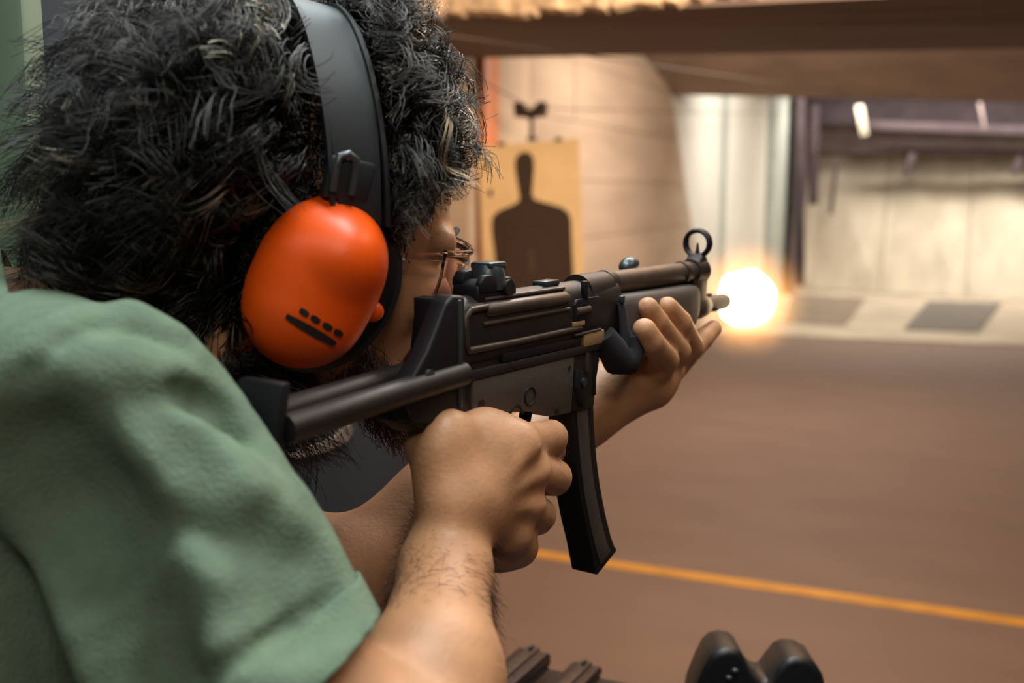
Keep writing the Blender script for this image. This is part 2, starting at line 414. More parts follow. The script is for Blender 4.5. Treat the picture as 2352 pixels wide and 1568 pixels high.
def annulus(c, rx, rz, w, y, n=40):
    b_ = bmesh.new(); vi, vo = [], []
    for i in range(n):
        a_ = 2 * math.pi * i / n
        vi.append(b_.verts.new((c[0] + math.cos(a_) * (rx - w), y, c[1] + math.sin(a_) * (rz - w))))
        vo.append(b_.verts.new((c[0] + math.cos(a_) * rx, y, c[1] + math.sin(a_) * rz)))
    for i in range(n): b_.faces.new((vi[i], vi[(i + 1) % n], vo[(i + 1) % n], vo[i]))
    return b_
cc = tgt(1222, 605)
for k, rr_ in enumerate((0.035, 0.085, 0.135, 0.185)):
    setw(obj('score_ring', annulus(cc, rr_ * 0.85, rr_, 0.005, YG - 0.0035), M['ink2'], tg, smooth=False), tg)
sheet([tgt(*p) for p in [(1213, 570), (1227, 570), (1232, 625), (1216, 628)]], YG - 0.0038, YG - 0.0032, 'centre_mark', M['ink2'], tg, tg)
for p in ((1118, 380), (1127, 443)):
    c_ = tgt(*p)
    sheet([(c_[0] + 0.016 * math.cos(t) * (0.8 + 0.4 * random.random()), c_[1] + 0.022 * math.sin(t)) for t in np.linspace(0, 2 * math.pi, 10, endpoint=False)], YG - 0.003, YG - 0.0005, 'printed_mark', M['ink'], tg, tg)

hg = empty('target_hanger', (-2.24, YG, 2.0), label='dark clamp hanger on a cable holding the paper target', cat='hanger')
def hx(px, py): p = HY(px, py, YG); return Vector((p[0], YG + 0.0, p[2]))
def hobj(n_, b_, m): return setw(obj(n_, b_, m, hg), hg)
hobj('stem', box((hx(1221, 292)), (0.016, 0.02, 0.13), 0.002), M['clamp'])
hobj('clip', box(hx(1222, 319), (0.05, 0.03, 0.022), 0.003), M['clamp'])
hobj('clip', box(hx(1283, 320), (0.035, 0.03, 0.02), 0.003), M['clamp'])
hobj('clip', box(hx(1152, 331), (0.035, 0.03, 0.02), 0.003), M['clamp'])
for s in (-1, 1):
    hobj('jaw', prof([(hx(1219, 262).x, hx(0, 275).z if False else hx(1219, 273).z), (hx(1219 + s * 8, 273).x, hx(1219, 270).z), (hx(1219 + s * 33, 266).x, hx(1219, 268).z), (hx(1219 + s * 36, 250).x, hx(1219, 236).z), (hx(1219 + s * 22, 240).x, hx(1219, 234).z), (hx(1219 + s * 8, 250).x, hx(1219, 252).z), (hx(1219, 250).x, hx(1219, 256).z)], YG - 0.03, YG + 0.03, 0.003), M['clamp'])
hobj('trolley_block', box(hx(1219, 262), (0.045, 0.05, 0.05), 0.006), M['gunrib'])
ca = hx(1219, 247); cb = Vector(P(1832, 259, 15.5))
cable = obj('target_cable', tube([Vector((ca.x + 0.2, 0.9, 2.55)), ca, (ca + cb) / 2 - Vector((0, 0, .02)), cb], 0.0035, 8), M['cable'])
tag(cable, 'thin cable running down the lane above the target', 'cable')
cb2 = Vector(P(2352, 232, 9.9))
tag(obj('target_cable', tube([Vector(P(1010, 78, 3.6)), Vector(P(1500, 150, 6.0)), Vector(P(1950, 214, 9.6))], 0.0035, 8), M['cable']), 'cable hanging under the brown baffles near the top of the view', 'cable')

# ---- lane divider, post, counter
dv_far = P(968, 950, 1.5); Xd = dv_far[0]
ld = tag(obj('lane_divider', box((Xd - 0.02, (dv_far[1] + 0.62) / 2, 1.25), (0.04, dv_far[1] - 0.62, 2.5), 0.004), M['navy']),
         'dark navy board dividing the lanes beside the shooter', 'divider')
fl_px = [(652, 1046), (690, 1030), (735, 1016), (765, 1000), (782, 984), (800, 974), (806, 985), (790, 1010), (770, 1024), (735, 1036), (700, 1046), (672, 1050)]
q = [HX(a_, c_, Xd + 0.001) for a_, c_ in fl_px]
b_ = bmesh.new(); lo = [b_.verts.new(Vector(p)) for p in q]; hi = [b_.verts.new(Vector(p) + Vector((0.004 + 0.003 * random.random(), 0, 0))) for p in q]
b_.faces.new(lo); b_.faces.new(hi[::-1])
for i in range(len(q)): b_.faces.new((lo[i], lo[(i + 1) % len(q)], hi[(i + 1) % len(q)], hi[i]))
o = obj('torn_edge', b_, M['worn'], ld); tag(o, 'pale frayed chip in the board')
gx = HX(33, 250, -0.640)
tag(obj('divider_post', box((gx[0], gx[1], 1.25), (0.036, 0.036, 2.5), 0.004, Matrix.Rotation(YAW, 3, 'Z')), M['green_post']),
    'pale green upright post behind the back of the shooter', 'post')

ce = P(1415, 1559, 1.28)
zc = float(ce[2])
ct = empty('counter', (0.25, ce[1] - 0.2, 0), label='narrow black shooting counter under the guns at bottom edge', cat='counter')
def cobj(n_, b_, m): return setw(obj(n_, b_, m, ct), ct)
cobj('top', box((0.25, ce[1] - 0.19, zc - 0.02), (1.84, 0.38, 0.04), 0.006), M['counter'])
cobj('front_panel', box((0.25, ce[1] - 0.10, (zc - 0.04) / 2), (1.80, 0.03, zc - 0.04), 0.003), M['navy'])
for s in (-0.62, 1.12): cobj('support', box((s, ce[1] - 0.2, (zc - 0.04) / 2), (0.04, 0.17, zc - 0.04), 0.003), M['navy'])

# ---- two handguns lying on the counter (only their front ends show)
def handgun(px, py, w, h, az, side, label):
    loc = HZ(px, py, zc)
    e = empty('handgun', (loc[0], loc[1], zc + 0.001), (0, 0, az), label=label, cat='handgun', group='handguns on the counter')
    # muzzle end at local x = 0, the gun runs back along -x
    obj('slide', prof([(0, 0.45 * h), (0.0, h * 0.86), (-0.010, h), (-0.17, h), (-0.18, 0.9 * h), (-0.18, 0.45 * h)], -w / 2, w / 2, 0.003), M['pistol'], e)
    obj('frame', prof([(-0.012, 0.012), (-0.012, 0.42 * h), (-0.175, 0.42 * h), (-0.18, 0.0), (-0.13, 0.0), (-0.12, 0.012)], -w * 0.44, w * 0.44, 0.002), M['gunblack'], e)
    obj('slide_rib', box((-0.085, 0, h + 0.001), (0.16, w * 0.35, 0.004), 0.001), M['gunrib'], e)
    obj('front_sight', box((-0.014, 0, h + 0.004), (0.010, 0.004, 0.006), 0.001), M['bluesteel'], e)
    obj('muzzle', tube([(-0.01, 0, h * 0.68), (0.004, 0, h * 0.68)], h * 0.16, 14), M['gunblack'], e)
    obj('side_groove', box((-0.09, -w / 2, h * 0.47), (0.16, 0.003, 0.004), 0.0008), M['gunblack'], e)
    obj('grip', prof([(-0.13, 0.004), (-0.18, 0.004), (-0.18, 0.022), (-0.13, 0.022)], min(0, side * 0.10), max(0, side * 0.10), 0.004), M['gunblack'], e)
    return e
AZ = math.pi / 2 + YAW - RAD(27)
handgun(1232, 1548, 0.040, 0.034, AZ, 1, 'dark handgun with a bright front sight dot lying beside the forearm')
handgun(1352, 1560, 0.036, 0.022, AZ, -1, 'flatter brown-edged handgun lying by the far counter edge')

# ---- notched rubber rest
def notched(zc0):
    pts_px = [(1560, 1640), (1585, 1568), (1604, 1515), (1618, 1484), (1634, 1468), (1656, 1462), (1680, 1466), (1692, 1476), (1704, 1500), (1718, 1525), (1738, 1545), (1752, 1540), (1768, 1516), (1786, 1492), (1806, 1483), (1834, 1486), (1858, 1500), (1874, 1525), (1886, 1568), (1900, 1640)]
    base = P(1735, 1545, 1.13)
    pl = []
    for px, py in pts_px:
        v = ray(px, py); t = ((base - CAM) @ FW) / (v @ FW); p = CAM + v * t
        pl.append(((p - base) @ RT, p[2] - zc0))
    pl[0] = (pl[0][0], 0.0); pl[-1] = (pl[-1][0], 0.0)
    pl = [(x, max(0.0, z)) for x, z in pl]
    return base, pl
nb, pl = notched(zc)
b_ = prof(pl, -0.028, 0.028, 0.0)
bevel(b_, 0.007, 3, 50)
nr = obj('gun_rest', b_, M['rubber']); nr.location = (nb[0], nb[1], zc + 0.0005); nr.rotation_euler = (0, 0, YAW)
tag(nr, 'black moulded rest with two rounded humps and a notch at bottom edge', 'gun rest')
for (x, z) in ((-0.028, pl[5][1] - 0.022), (-0.034, pl[5][1] - 0.030)):
    obj('stud', ellipsoid((x, -0.029, z), (0.004, 0.003, 0.003)), M['wire'], nr)

# ================================================================== THE GUN (local x forward, y left, z up; millimetres in the traces)
PSI = RAD(34.5)
R0 = P(1115, 640, 0.722)
GA = RZ @ np.array([math.sin(PSI), math.cos(PSI), 0]); GR = RZ @ np.array([math.cos(PSI), -math.sin(PSI), 0]); GZ = np.array([0, 0, 1.0])
def GL(x, o, z): return R0 + GA * x + GR * o + GZ * z            # o = metres to the gun's right side
def GP(px, py, o):
    base = R0 + o * GR; v = ray(px, py); t = ((base - CAM) @ GR) / (v @ GR); return CAM + v * t
gun = empty('submachine_gun', R0, (0, 0, math.pi / 2 - PSI + YAW), label='dark submachine gun aimed down the lane in the hands of the shooter', cat='gun')
mm = 0.001
def sc(pts): return [(x * mm, z * mm) for x, z in pts]
def G(name, bm, m, parent=None, **k): return obj(name, bm, M[m], parent or gun, **k)
def bx(x0, x1, y0, y1, z0, z1, bev=0.6, bm=None):
    return box(((x0 + x1) / 2 * mm, (y0 + y1) / 2 * mm, (z0 + z1) / 2 * mm), (abs(x1 - x0) * mm, abs(y1 - y0) * mm, abs(z1 - z0) * mm), bev * mm, bm=bm)
def tb(pts, r, n=14, bm=None, **k): return tube([(x * mm, y * mm, z * mm) for x, y, z in pts], (np.array(r) * mm).tolist() if hasattr(r, '__len__') else r * mm, n, bm, **k)

# receiver: a pressed shell with a rounded crown
b_ = bmesh.new(); rings = []
sec = []
for a_ in np.linspace(0, math.pi, 11): sec.append((15.0 * math.cos(a_), -24 + 15 * math.sin(a_)))
sec += [(-15.2, -30), (-15.2, -48), (-13.5, -52), (13.5, -52), (15.2, -48), (15.2, -30)]
for x in (-46, -44, 160, 165):
    k = 0.96 if x in (-46, 165) else 1.0
    rings.append([b_.verts.new((x * mm, y * k * mm, (z * k if z > -40 else z) * mm)) for y, z in sec])
for i in range(3):
    for j in range(len(sec)):
        b_.faces.new((rings[i][j], rings[i][(j + 1) % len(sec)], rings[i + 1][(j + 1) % len(sec)], rings[i + 1][j]))
b_.faces.new(rings[0]); b_.faces.new(rings[3][::-1])
G('receiver', b_, 'gun')
# pressed ribs on both sides
for s in (-1, 1):
    y = s * 15.4
    G('pressed_rib', tb([(-38, y, -17), (-43, y, -21), (-43, y, -38), (-40, y, -43), (20, y, -43.5), (100, y, -43)], 2.3, 10), 'gunrib')
    G('pressed_rib', tb([(-38, y, -17), (-28, y, -16.5), (-20, y, -16.5)], 2.2, 10), 'gunrib')
    G('pressed_bulge', tb([(-20, s * 13.2, -19), (-17, s * 13.2, -19), (80, s * 13.2, -19), (84, s * 13.2, -19)], [3.5, 5.0, 5.0, 3.5], 12), 'gunrib')
    G('pressed_rib', tb([(-24, s * 15.3, -27.5), (84, s * 15.3, -27)], 1.5, 8), 'gunrib')
    G('pressed_rib', tb([(-16, s * 10.5, -12), (84, s * 10.5, -12)], 1.3, 8), 'gunrib')
    G('lower_channel', bx(-2, 100, s * 14.6 - 1.4, s * 14.6 + 1.4, -56, -50, 0.3), 'gunblack')  # solid strip; the slot's shade is put into its black colour
    G('lower_rail', bx(-46, 134, s * 14.5 - 2, s * 14.5 + 2, -63, -56.5, 1.0), 'gun')
G('rail_core', bx(-45, 132, -12.5, 12.5, -63, -50, 0.5), 'gun')
# ejection port on the right: raised block, the hole's shade put into its black
ep = G('ejection_port', prof(sc([(93, -21), (126, -21), (128, -26), (128, -42), (124, -46), (92, -46), (90, -40), (90, -25)]), -16.6 * mm, -13 * mm, 0.5 * mm), 'gunblack')
G('bolt', tb([(92, -15.2, -30), (112, -15.2, -30)], 3.4, 12), 'gunrib', ep)
G('bolt_edge', bx(88, 104, -17.2, -14, -41, -37.5, 0.4), 'brass', ep)
G('port_rim', tb([(90, -16.4, -47.5), (128, -16.4, -47)], 1.2, 8), 'gunrib', ep)
G('reflect_flat', bx(104, 134, -17.0, -13, -58, -47.5, 0.8), 'brass')  # receiver flat; tan metal colour stands in for its bright reflection
G('port_post', bx(104, 109, -17.2, -13, -22, -8, 0.6), 'gunblack')
# rear end cap
ec = G('end_cap', prof(sc([(-45.5, -7), (-58, -5.5), (-65, -10), (-84, -38), (-100, -54), (-106, -66), (-98, -80), (-70, -87), (-45.5, -82)]), -17.5 * mm, -3 * mm, 2.5 * mm, 3), 'gunblack')
G('end_cap_far_side', prof(sc([(-45.5, -8), (-54, -9), (-60, -40), (-62, -80), (-45.5, -80)]), -4 * mm, 17.5 * mm, 2.5 * mm, 3), 'gunblack', ec)
G('end_cap_ridge', bx(-54, -50, -18.6, 18.6, -78, -9, 1.0), 'bluesteel', ec)
G('locking_pin', tb([(-84, -17, -52), (-84, -20, -52)], 3.2, 14), 'wire', ec)
# stock: two arms and a butt plate
for s in (-1, 1):
    G('stock_arm', tb([(-46, s * 15, -57), (-110, s * 15, -60), (-200, s * 15, -65)], 8.2, 14), 'gun')
G('butt_plate', prof(sc([(-196, -40), (-203, -40), (-210, -70), (-208, -105), (-202, -135), (-195, -135), (-200, -105), (-202, -70)]), -17 * mm, 17 * mm, 2 * mm), 'gunblack')
# trigger housing and grip
th = G('trigger_housing', prof(sc([(-36, -63), (92, -62.5), (91, -84), (88, -106), (60, -104), (40, -97), (10, -92), (-36, -88)]), -15.6 * mm, 15.6 * mm, 1.5 * mm), 'gunflat')
G('housing_tail', prof(sc([(-36, -62), (-36, -92), (-60, -96), (-84, -90), (-98, -80), (-99, -68), (-92, -62)]), -14.5 * mm, 14.5 * mm, 3 * mm), 'gunblack')
G('selector_ring', tube([(31 * mm + 6.3 * mm * math.cos(t), -15.8 * mm, -84 * mm + 6.3 * mm * math.sin(t)) for t in np.linspace(0, 2 * math.pi, 24, endpoint=False)], 0.9 * mm, 8, closed=True), 'gunblack', th)
for (x, z, r_) in ((67, -100, 2.6), (-27, -80, 3.2), (84, -71, 1.8)):
    G('pin', tb([(x, -15.2, z), (x, -16.4, z)], r_, 14), 'gun', th)
G('pistol_grip', prof(sc([(-48, -88), (4, -90), (2, -104), (-10, -140), (-24, -176), (-28, -190), (-72, -192), (-70, -176), (-60, -140), (-58, -110), (-66, -98)]), -14 * mm, 14 * mm, 6 * mm, 4), 'gunblack')
G('trigger_guard', tb([(-2, 0, -92), (2, 0, -112), (14, 0, -121), (34, 0, -121), (46, 0, -112), (50, 0, -99)], 3.2, 10, flat=((0, 1, 0), 1.6)), 'gunblack')
G('trigger', tb([(20, 0, -90), (22, 0, -100), (19, 0, -108), (22, 0, -115)], [3, 3, 2.6, 2], 10), 'gunblack')
G('guard_lug', tube([((14 + 8 * math.cos(t)) * mm, -15 * mm, (-96 + 8 * math.sin(t)) * mm) for t in np.linspace(0.1, 2.6, 12)], 1.4 * mm, 8), 'gunblack', th)
# magazine well
mw = G('magazine_well', prof(sc([(93, -58), (134, -57), (131, -74), (126, -90), (124, -107), (97, -107), (94, -90), (93, -75)]), -14.5 * mm, 14.5 * mm, 1.5 * mm), 'gun')
G('release_lever', prof(sc([(93, -74), (101, -76), (104, -92), (107, -100), (102, -104), (96, -98), (91, -88)]), -18 * mm, -13 * mm, 1 * mm), 'gunblack', mw)
G('release_bolt', tb([(101, -16, -84), (101, -19.5, -84)], 3.4, 14), 'bluesteel', mw)
G('well_rib', bx(108, 113, -16.2, -12, -78, -60, 0.6), 'gunrib', mw)
G('well_rib', bx(121, 124.5, -15.6, -12, -98, -60, 0.6), 'gunblack', mw)
# curved magazine
zs = [-98, -125, -150, -175, -200, -222, -240]
rear = [96, 98.5, 102.5, 108.5, 117, 126, 134]
front = [127, 129.5, 133.5, 140, 149, 159, 168]
left = [(x, z) for x, z in zip(rear, zs)]; left[-1] = (134, -246)
right = [(x, z) for x, z in zip(front, zs)]; right[-1] = (167, -235)
mg = G('magazine', prof(sc(left + right[::-1]), -11.6 * mm, 11.6 * mm, 1.2 * mm), 'gunblack')
for s in (-1, 1):
    lf = [(97, -125 + 20)] + [(x + 5.5, z) for x, z in left]; rg = [(117.5, -105)] + [(x - 10, z) for x, z in right]
    lf[0] = (101.8, -105); lf[1] = (102.2, -112); rg[1] = (118, -112)
    G('side_rib', prof(sc(lf[:-1] + [(141, -241)] + [(157, -234)] + rg[:-1][::-1]), s * 11.2 * mm, s * 12.4 * mm, 0.4 * mm), 'gunflat', mg)
G('floor_plate', prof(sc([(133.6, -244), (167.2, -233.5), (168, -237), (136, -248)]), -11.9 * mm, 11.9 * mm, 0.8 * mm), 'gunblack', mg)
# barrel, cocking tube, handguard
G('cocking_tube', tb([(128, 0, -15), (334, 0, -15)], 9.6, 20), 'gunrib')
G('tube_collar', tb([(160, 0, -15), (170, 0, -15)], 11.2, 20), 'gun')
G('tube_collar', tb([(300, 0, -15), (306, 0, -15)], 10.6, 20), 'gun')
G('receiver_neck', tb([(120, 0, -19), (160, 0, -17)], [14.5, 12.5], 20), 'gun')
lever = GP(1445, 607, -0.016); lv = lever - R0
lx, lo_, lz = float(lv @ GA), float(lv @ GR), float(lv @ GZ)
G('cocking_lever', ellipsoid((lx, -lo_, lz - 0.001), (0.0125, 0.008, 0.0075), mtx=Matrix.Rotation(RAD(-12), 4, 'Y')), 'bluesteel')
G('lever_stem', tube([(lx, -lo_, lz), (lx, 0.004, -0.012)], 0.0035, 10), 'gunblack')
b_ = bmesh.new(); rings = []
hs = [(166, -26, -66, 15), (172, -23, -70, 18.5), (230, -24, -71, 18.5), (286, -24.5, -71, 18), (305, -25, -66, 17), (314, -26, -58, 15)]
for x, zt, zb_, hw in hs:
    ring = []
    for t in np.linspace(0, 2 * math.pi, 28, endpoint=False):
        c_, s_ = math.cos(t), math.sin(t)
        yy = hw * math.copysign(abs(c_) ** 0.5, c_); zz = (zt + zb_) / 2 + (zt - zb_) / 2 * math.copysign(abs(s_) ** 0.55, s_)
        ring.append(b_.verts.new((x * mm, yy * mm, zz * mm)))
    rings.append(ring)
for i in range(len(rings) - 1):
    for j in range(28): b_.faces.new((rings[i][j], rings[i][(j + 1) % 28], rings[i + 1][(j + 1) % 28], rings[i + 1][j]))
b_.faces.new(rings[0][::-1]); b_.faces.new(rings[-1])
G('handguard', b_, 'gunflat', angle=50)
G('barrel', tb([(160, 0, -49), (398, 0, -49), (404, 0, -49)], [8, 8, 7], 20), 'gunflat')
G('barrel_nut', tb([(318, 0, -49), (322, 0, -49), (338, 0, -49), (352, 0, -49), (356, 0, -49)], [10, 12, 12, 10.5, 9], 20), 'gunrib')
for k in range(3):
    t = RAD(90 + 120 * k); G('barrel_lug', box((0.366, 0.0085 * math.cos(t), -0.049 + 0.0085 * math.sin(t)), (0.010, 0.004, 0.004), 0.0008), M['gun'] if False else 'gun')
# front sight
fs = G('front_sight_base', prof(sc([(318, -50), (344, -44), (347, -20), (345, -5), (340, 1), (334, 1), (329, -4), (322, -8), (318, -20)]), -8 * mm, 8 * mm, 2.2 * mm, 3), 'gun')
G('front_band', tb([(322, 0, -15), (342, 0, -15)], [11.5, 12.5], 22), 'gun', fs)
ringpts = []
for t in np.linspace(0, 2 * math.pi, 32, endpoint=False): ringpts.append((338 * mm, 12.0 * mm * math.sin(t), (10.5 + 12.0 * math.cos(t)) * mm))
G('sight_ring', tube(ringpts, 2.5 * mm, 12, closed=True, flat=((1, 0, 0), 1.8)), 'gunblack', fs)
G('sight_post', tb([(338, 0, -4), (338, 0, 5), (338, 0, 11)], [3.2, 1.6, 0.8], 10), 'gunblack', fs)
G('sight_neck', prof(sc([(333, -6), (343, -6), (342, 1.5), (334, 1.5)]), -7.5 * mm, 7.5 * mm, 1.5 * mm), 'gunblack', fs)
# rear sight: block and drum
rs = G('rear_sight_base', prof(sc([(-24, -16), (22, -12), (22, -4), (16, 1), (-16, 1), (-23, -3)]), -11 * mm, 11 * mm, 2 * mm), 'gunblack')
G('sight_ear', prof(sc([(-22, -4), (0, -4), (-2, 4), (-10, 7), (-18, 6), (-22, 1)]), 3 * mm, 12 * mm, 1.5 * mm, 2), 'gunblack', rs)
G('sight_ear', prof(sc([(-22, -8), (-2, -8), (-3, 2), (-8, 4), (-17, 4), (-22, -1)]), -12 * mm, -7 * mm, 1.5 * mm, 2), 'gunblack', rs)
G('sight_drum', tb([(2, 0, -7), (2, 0, 3), (3, 0, 8)], [12.5, 12.5, 10.5], 24), 'bluesteel', rs)
G('drum_cap', bx(-6, 14, -9, 9, 6, 11.5, 2.0), 'bluesteel', rs)
G('drum_screw', tb([(9, -12, -6), (9, -14.5, -6)], 5.5, 16), 'gun', rs)
G('rail_claw', bx(66, 86, -6, 6, -10, -6.0, 1.2), 'bluesteel')
G('rail_claw', bx(128, 140, -6, 6, -9, -5.5, 1.2), 'bluesteel')
# sling hanging at the handguard
sg = G('sling', tb([(158, -17, -28), (160, -18.5, -36), (160, -21, -56), (160, -22, -70), (156, -20, -80)], [4, 5.5, 6.5, 7, 5], 12, flat=((0, 1, 0), 0.5)), 'sling')
G('sling_bundle', tb([(138, -14, -52), (146, -17, -64), (154, -18, -74), (164, -19, -76), (172, -20, -66), (168, -21, -54)], [9, 12, 13, 13, 12, 8], 14), 'sling', sg)
G('sling_clip', bx(155, 160, -21, -17, -29, -23, 1.0), 'bluesteel', sg)

# ---- muzzle flash: a burning gas ball with a brighter ragged core
fpos = P(1716, 686, 1.118)
fl_m = bpy.data.materials.new('flash_core'); fl_m.use_nodes = True
nt = fl_m.node_tree; nt.nodes.remove(nt.nodes['Principled BSDF'])
em = nt.nodes.new('ShaderNodeEmission'); em.inputs[0].default_value = (1.0, 0.80, 0.48, 1); em.inputs[1].default_value = 11
nt.links.new(em.outputs[0], nt.nodes['Material Output'].inputs[0])
b_ = bmesh.new(); bmesh.ops.create_icosphere(b_, subdivisions=4, radius=1.0)
lob = [rng.normal(size=3) for _ in range(26)]; lob = [l / np.linalg.norm(l) for l in lob]
for v in b_.verts:
    n_ = np.array(v.co); s_ = 0.0
    for i, l in enumerate(lob): s_ += max(0, n_ @ l) ** 26 * (0.10 + 0.12 * ((i * 37) % 11) / 11)
    v.co = Vector(n_ * (0.0305 + 0.013 * s_))
core = obj('muzzle_flash', b_, fl_m); core.location = fpos
tag(core, 'white and orange burst of flame at the gun muzzle', 'muzzle flash')
gm = bpy.data.materials.new('flash_gas'); gm.use_nodes = True
nt = gm.node_tree; nt.nodes.remove(nt.nodes['Principled BSDF'])
tc = nt.nodes.new('ShaderNodeTexCoord'); ln = nt.nodes.new('ShaderNodeVectorMath'); ln.operation = 'LENGTH'
nz = nt.nodes.new('ShaderNodeTexNoise'); nz.inputs['Scale'].default_value = 45; nz.inputs['Detail'].default_value = 3
nt.links.new(tc.outputs['Object'], ln.inputs[0]); nt.links.new(tc.outputs['Object'], nz.inputs['Vector'])
mr = nt.nodes.new('ShaderNodeMapRange'); mr.inputs['From Min'].default_value = 0.020; mr.inputs['From Max'].default_value = 0.070
mr.inputs['To Min'].default_value = 1.0; mr.inputs['To Max'].default_value = 0.0
nt.links.new(ln.outputs['Value'], mr.inputs['Value'])
pw = nt.nodes.new('ShaderNodeMath'); pw.operation = 'POWER'; pw.inputs[1].default_value = 2.0; nt.links.new(mr.outputs[0], pw.inputs[0])
mu = nt.nodes.new('ShaderNodeMath'); mu.operation = 'MULTIPLY'; nt.links.new(pw.outputs[0], mu.inputs[0]); nt.links.new(nz.outputs['Fac'], mu.inputs[1])
mu2 = nt.nodes.new('ShaderNodeMath'); mu2.operation = 'MULTIPLY'; mu2.inputs[1].default_value = 90; nt.links.new(mu.outputs[0], mu2.inputs[0])
em2 = nt.nodes.new('ShaderNodeEmission'); em2.inputs[0].default_value = (1.0, 0.42, 0.10, 1); nt.links.new(mu2.outputs[0], em2.inputs[1])
nt.links.new(em2.outputs[0], nt.nodes['Material Output'].inputs['Volume'])
b_ = bmesh.new(); bmesh.ops.create_icosphere(b_, subdivisions=4, radius=0.072)
obj('burning_gas', b_, gm, core)

# ================================================================== SIGNED-DISTANCE BODY BUILDER
class Field:
    def __init__(s, lo, hi, h):
        s.lo = np.array(lo, dtype=np.float32); s.h = h
        s.n = np.ceil((np.array(hi) - s.lo) / h).astype(int) + 1
        s.f = np.full(s.n, 0.5, dtype=np.float32)
    def region(s, lo, hi, pad):
        a_ = np.maximum(np.floor((np.array(lo) - pad - s.lo) / s.h).astype(int), 0)
        c_ = np.minimum(np.ceil((np.array(hi) + pad - s.lo) / s.h).astype(int) + 1, s.n)
        if np.any(c_ <= a_): return None
        ax = [s.lo[i] + s.h * np.arange(a_[i], c_[i], dtype=np.float32) for i in range(3)]
        X = np.stack(np.meshgrid(*ax, indexing='ij'), -1)
        return tuple(slice(a_[i], c_[i]) for i in range(3)), X
    def blend(s, sl, d, k):
        f = s.f[sl]
        if k > 0:
            hh = np.clip(0.5 + 0.5 * (f - d) / k, 0, 1)
            s.f[sl] = f + (d - f) * hh - k * hh * (1 - hh)
        else: s.f[sl] = np.minimum(f, d)
    def cone(s, a_, c_, ra, rb, k=0.01, cut=False):
        a_, c_ = np.asarray(a_, dtype=np.float32), np.asarray(c_, dtype=np.float32); R = max(ra, rb)
        reg = s.region(np.minimum(a_, c_) - R, np.maximum(a_, c_) + R, k + 2 * s.h)
        if reg is None: return
        sl, X = reg; ba = c_ - a_; pa = X - a_
        t = np.clip((pa @ ba) / max(1e-12, float(ba @ ba)), 0, 1)
        d = np.linalg.norm(pa - t[..., None] * ba, axis=-1) - (ra + t * (rb - ra))
        s.sub(sl, d, k) if cut else s.blend(sl, d, k)
    def ell(s, c_, rads, R=None, k=0.01, cut=False):
        c_ = np.asarray(c_, dtype=np.float32); rads = np.asarray(rads, dtype=np.float32); m_ = float(rads.max())
        reg = s.region(c_ - m_, c_ + m_, k + 2 * s.h)
        if reg is None: return
        sl, X = reg; q = X - c_
        if R is not None: q = q @ np.asarray(R, dtype=np.float32)      # columns of R are the ellipsoid's axes
        k0 = np.linalg.norm(q / rads, axis=-1); k1 = np.linalg.norm(q / rads ** 2, axis=-1) + 1e-9
        d = k0 * (k0 - 1) / k1
        s.sub(sl, d, k) if cut else s.blend(sl, d, k)
    def sub(s, sl, d, k):
        f = s.f[sl]; d = -d
        if k > 0:
            hh = np.clip(0.5 - 0.5 * (f - d) / k, 0, 1)
            s.f[sl] = f + (d - f) * hh + k * hh * (1 - hh)
        else: s.f[sl] = np.maximum(f, d)
    def chain(s, pts, rs, k=0.006):
        for i in range(len(pts) - 1): s.cone(pts[i], pts[i + 1], rs[i], rs[i + 1], k)
    def mesh(s):
        f = s.f; ins = f < 0; n = f.shape
        c = [ins[i:n[0] - 1 + i, j:n[1] - 1 + j, k:n[2] - 1 + k] for i in (0, 1) for j in (0, 1) for k in (0, 1)]
        al = c[0].copy(); an = c[0].copy()
        for q in c[1:]: al &= q; an |= q
        act = an & ~al
        idx = np.argwhere(act)
        ident = np.full(act.shape, -1, dtype=np.int32); ident[act] = np.arange(len(idx))
        acc = np.zeros((len(idx), 3), dtype=np.float64); cnt = np.zeros(len(idx))
        cor = np.array([(i, j, k) for i in (0, 1) for j in (0, 1) for k in (0, 1)])
        vals = [f[idx[:, 0] + o_[0], idx[:, 1] + o_[1], idx[:, 2] + o_[2]] for o_ in cor]
        for p in range(8):
            for q in range(p + 1, 8):
                if np.abs(cor[p] - cor[q]).sum() != 1: continue
                m_ = (vals[p] < 0) != (vals[q] < 0)
                t = vals[p][m_] / (vals[p][m_] - vals[q][m_])
                acc[m_] += cor[p] + t[:, None] * (cor[q] - cor[p]); cnt[m_] += 1
        V = s.lo + s.h * (idx + acc / cnt[:, None])
        Q = []
        for ax in range(3):
            o1, o2 = [(1, 2), (2, 0), (0, 1)][ax]
            sa = [slice(0, None)] * 3; sb = [slice(0, None)] * 3
            sa[ax] = slice(0, n[ax] - 1); sb[ax] = slice(1, n[ax])
            A, B = ins[tuple(sa)], ins[tuple(sb)]
            e = np.argwhere(A != B)
            ok = (e[:, o1] > 0) & (e[:, o2] > 0) & (e[:, o1] < n[o1] - 1) & (e[:, o2] < n[o2] - 1)
            e = e[ok]; fl_ = A[e[:, 0], e[:, 1], e[:, 2]]
            def cell(d1, d2):
                q = e.copy(); q[:, o1] -= d1; q[:, o2] -= d2; return ident[q[:, 0], q[:, 1], q[:, 2]]
            quad = np.stack([cell(1, 1), cell(0, 1), cell(0, 0), cell(1, 0)], 1)
            quad[~fl_] = quad[~fl_][:, ::-1]
            Q.append(quad)
        return V, np.concatenate(Q)

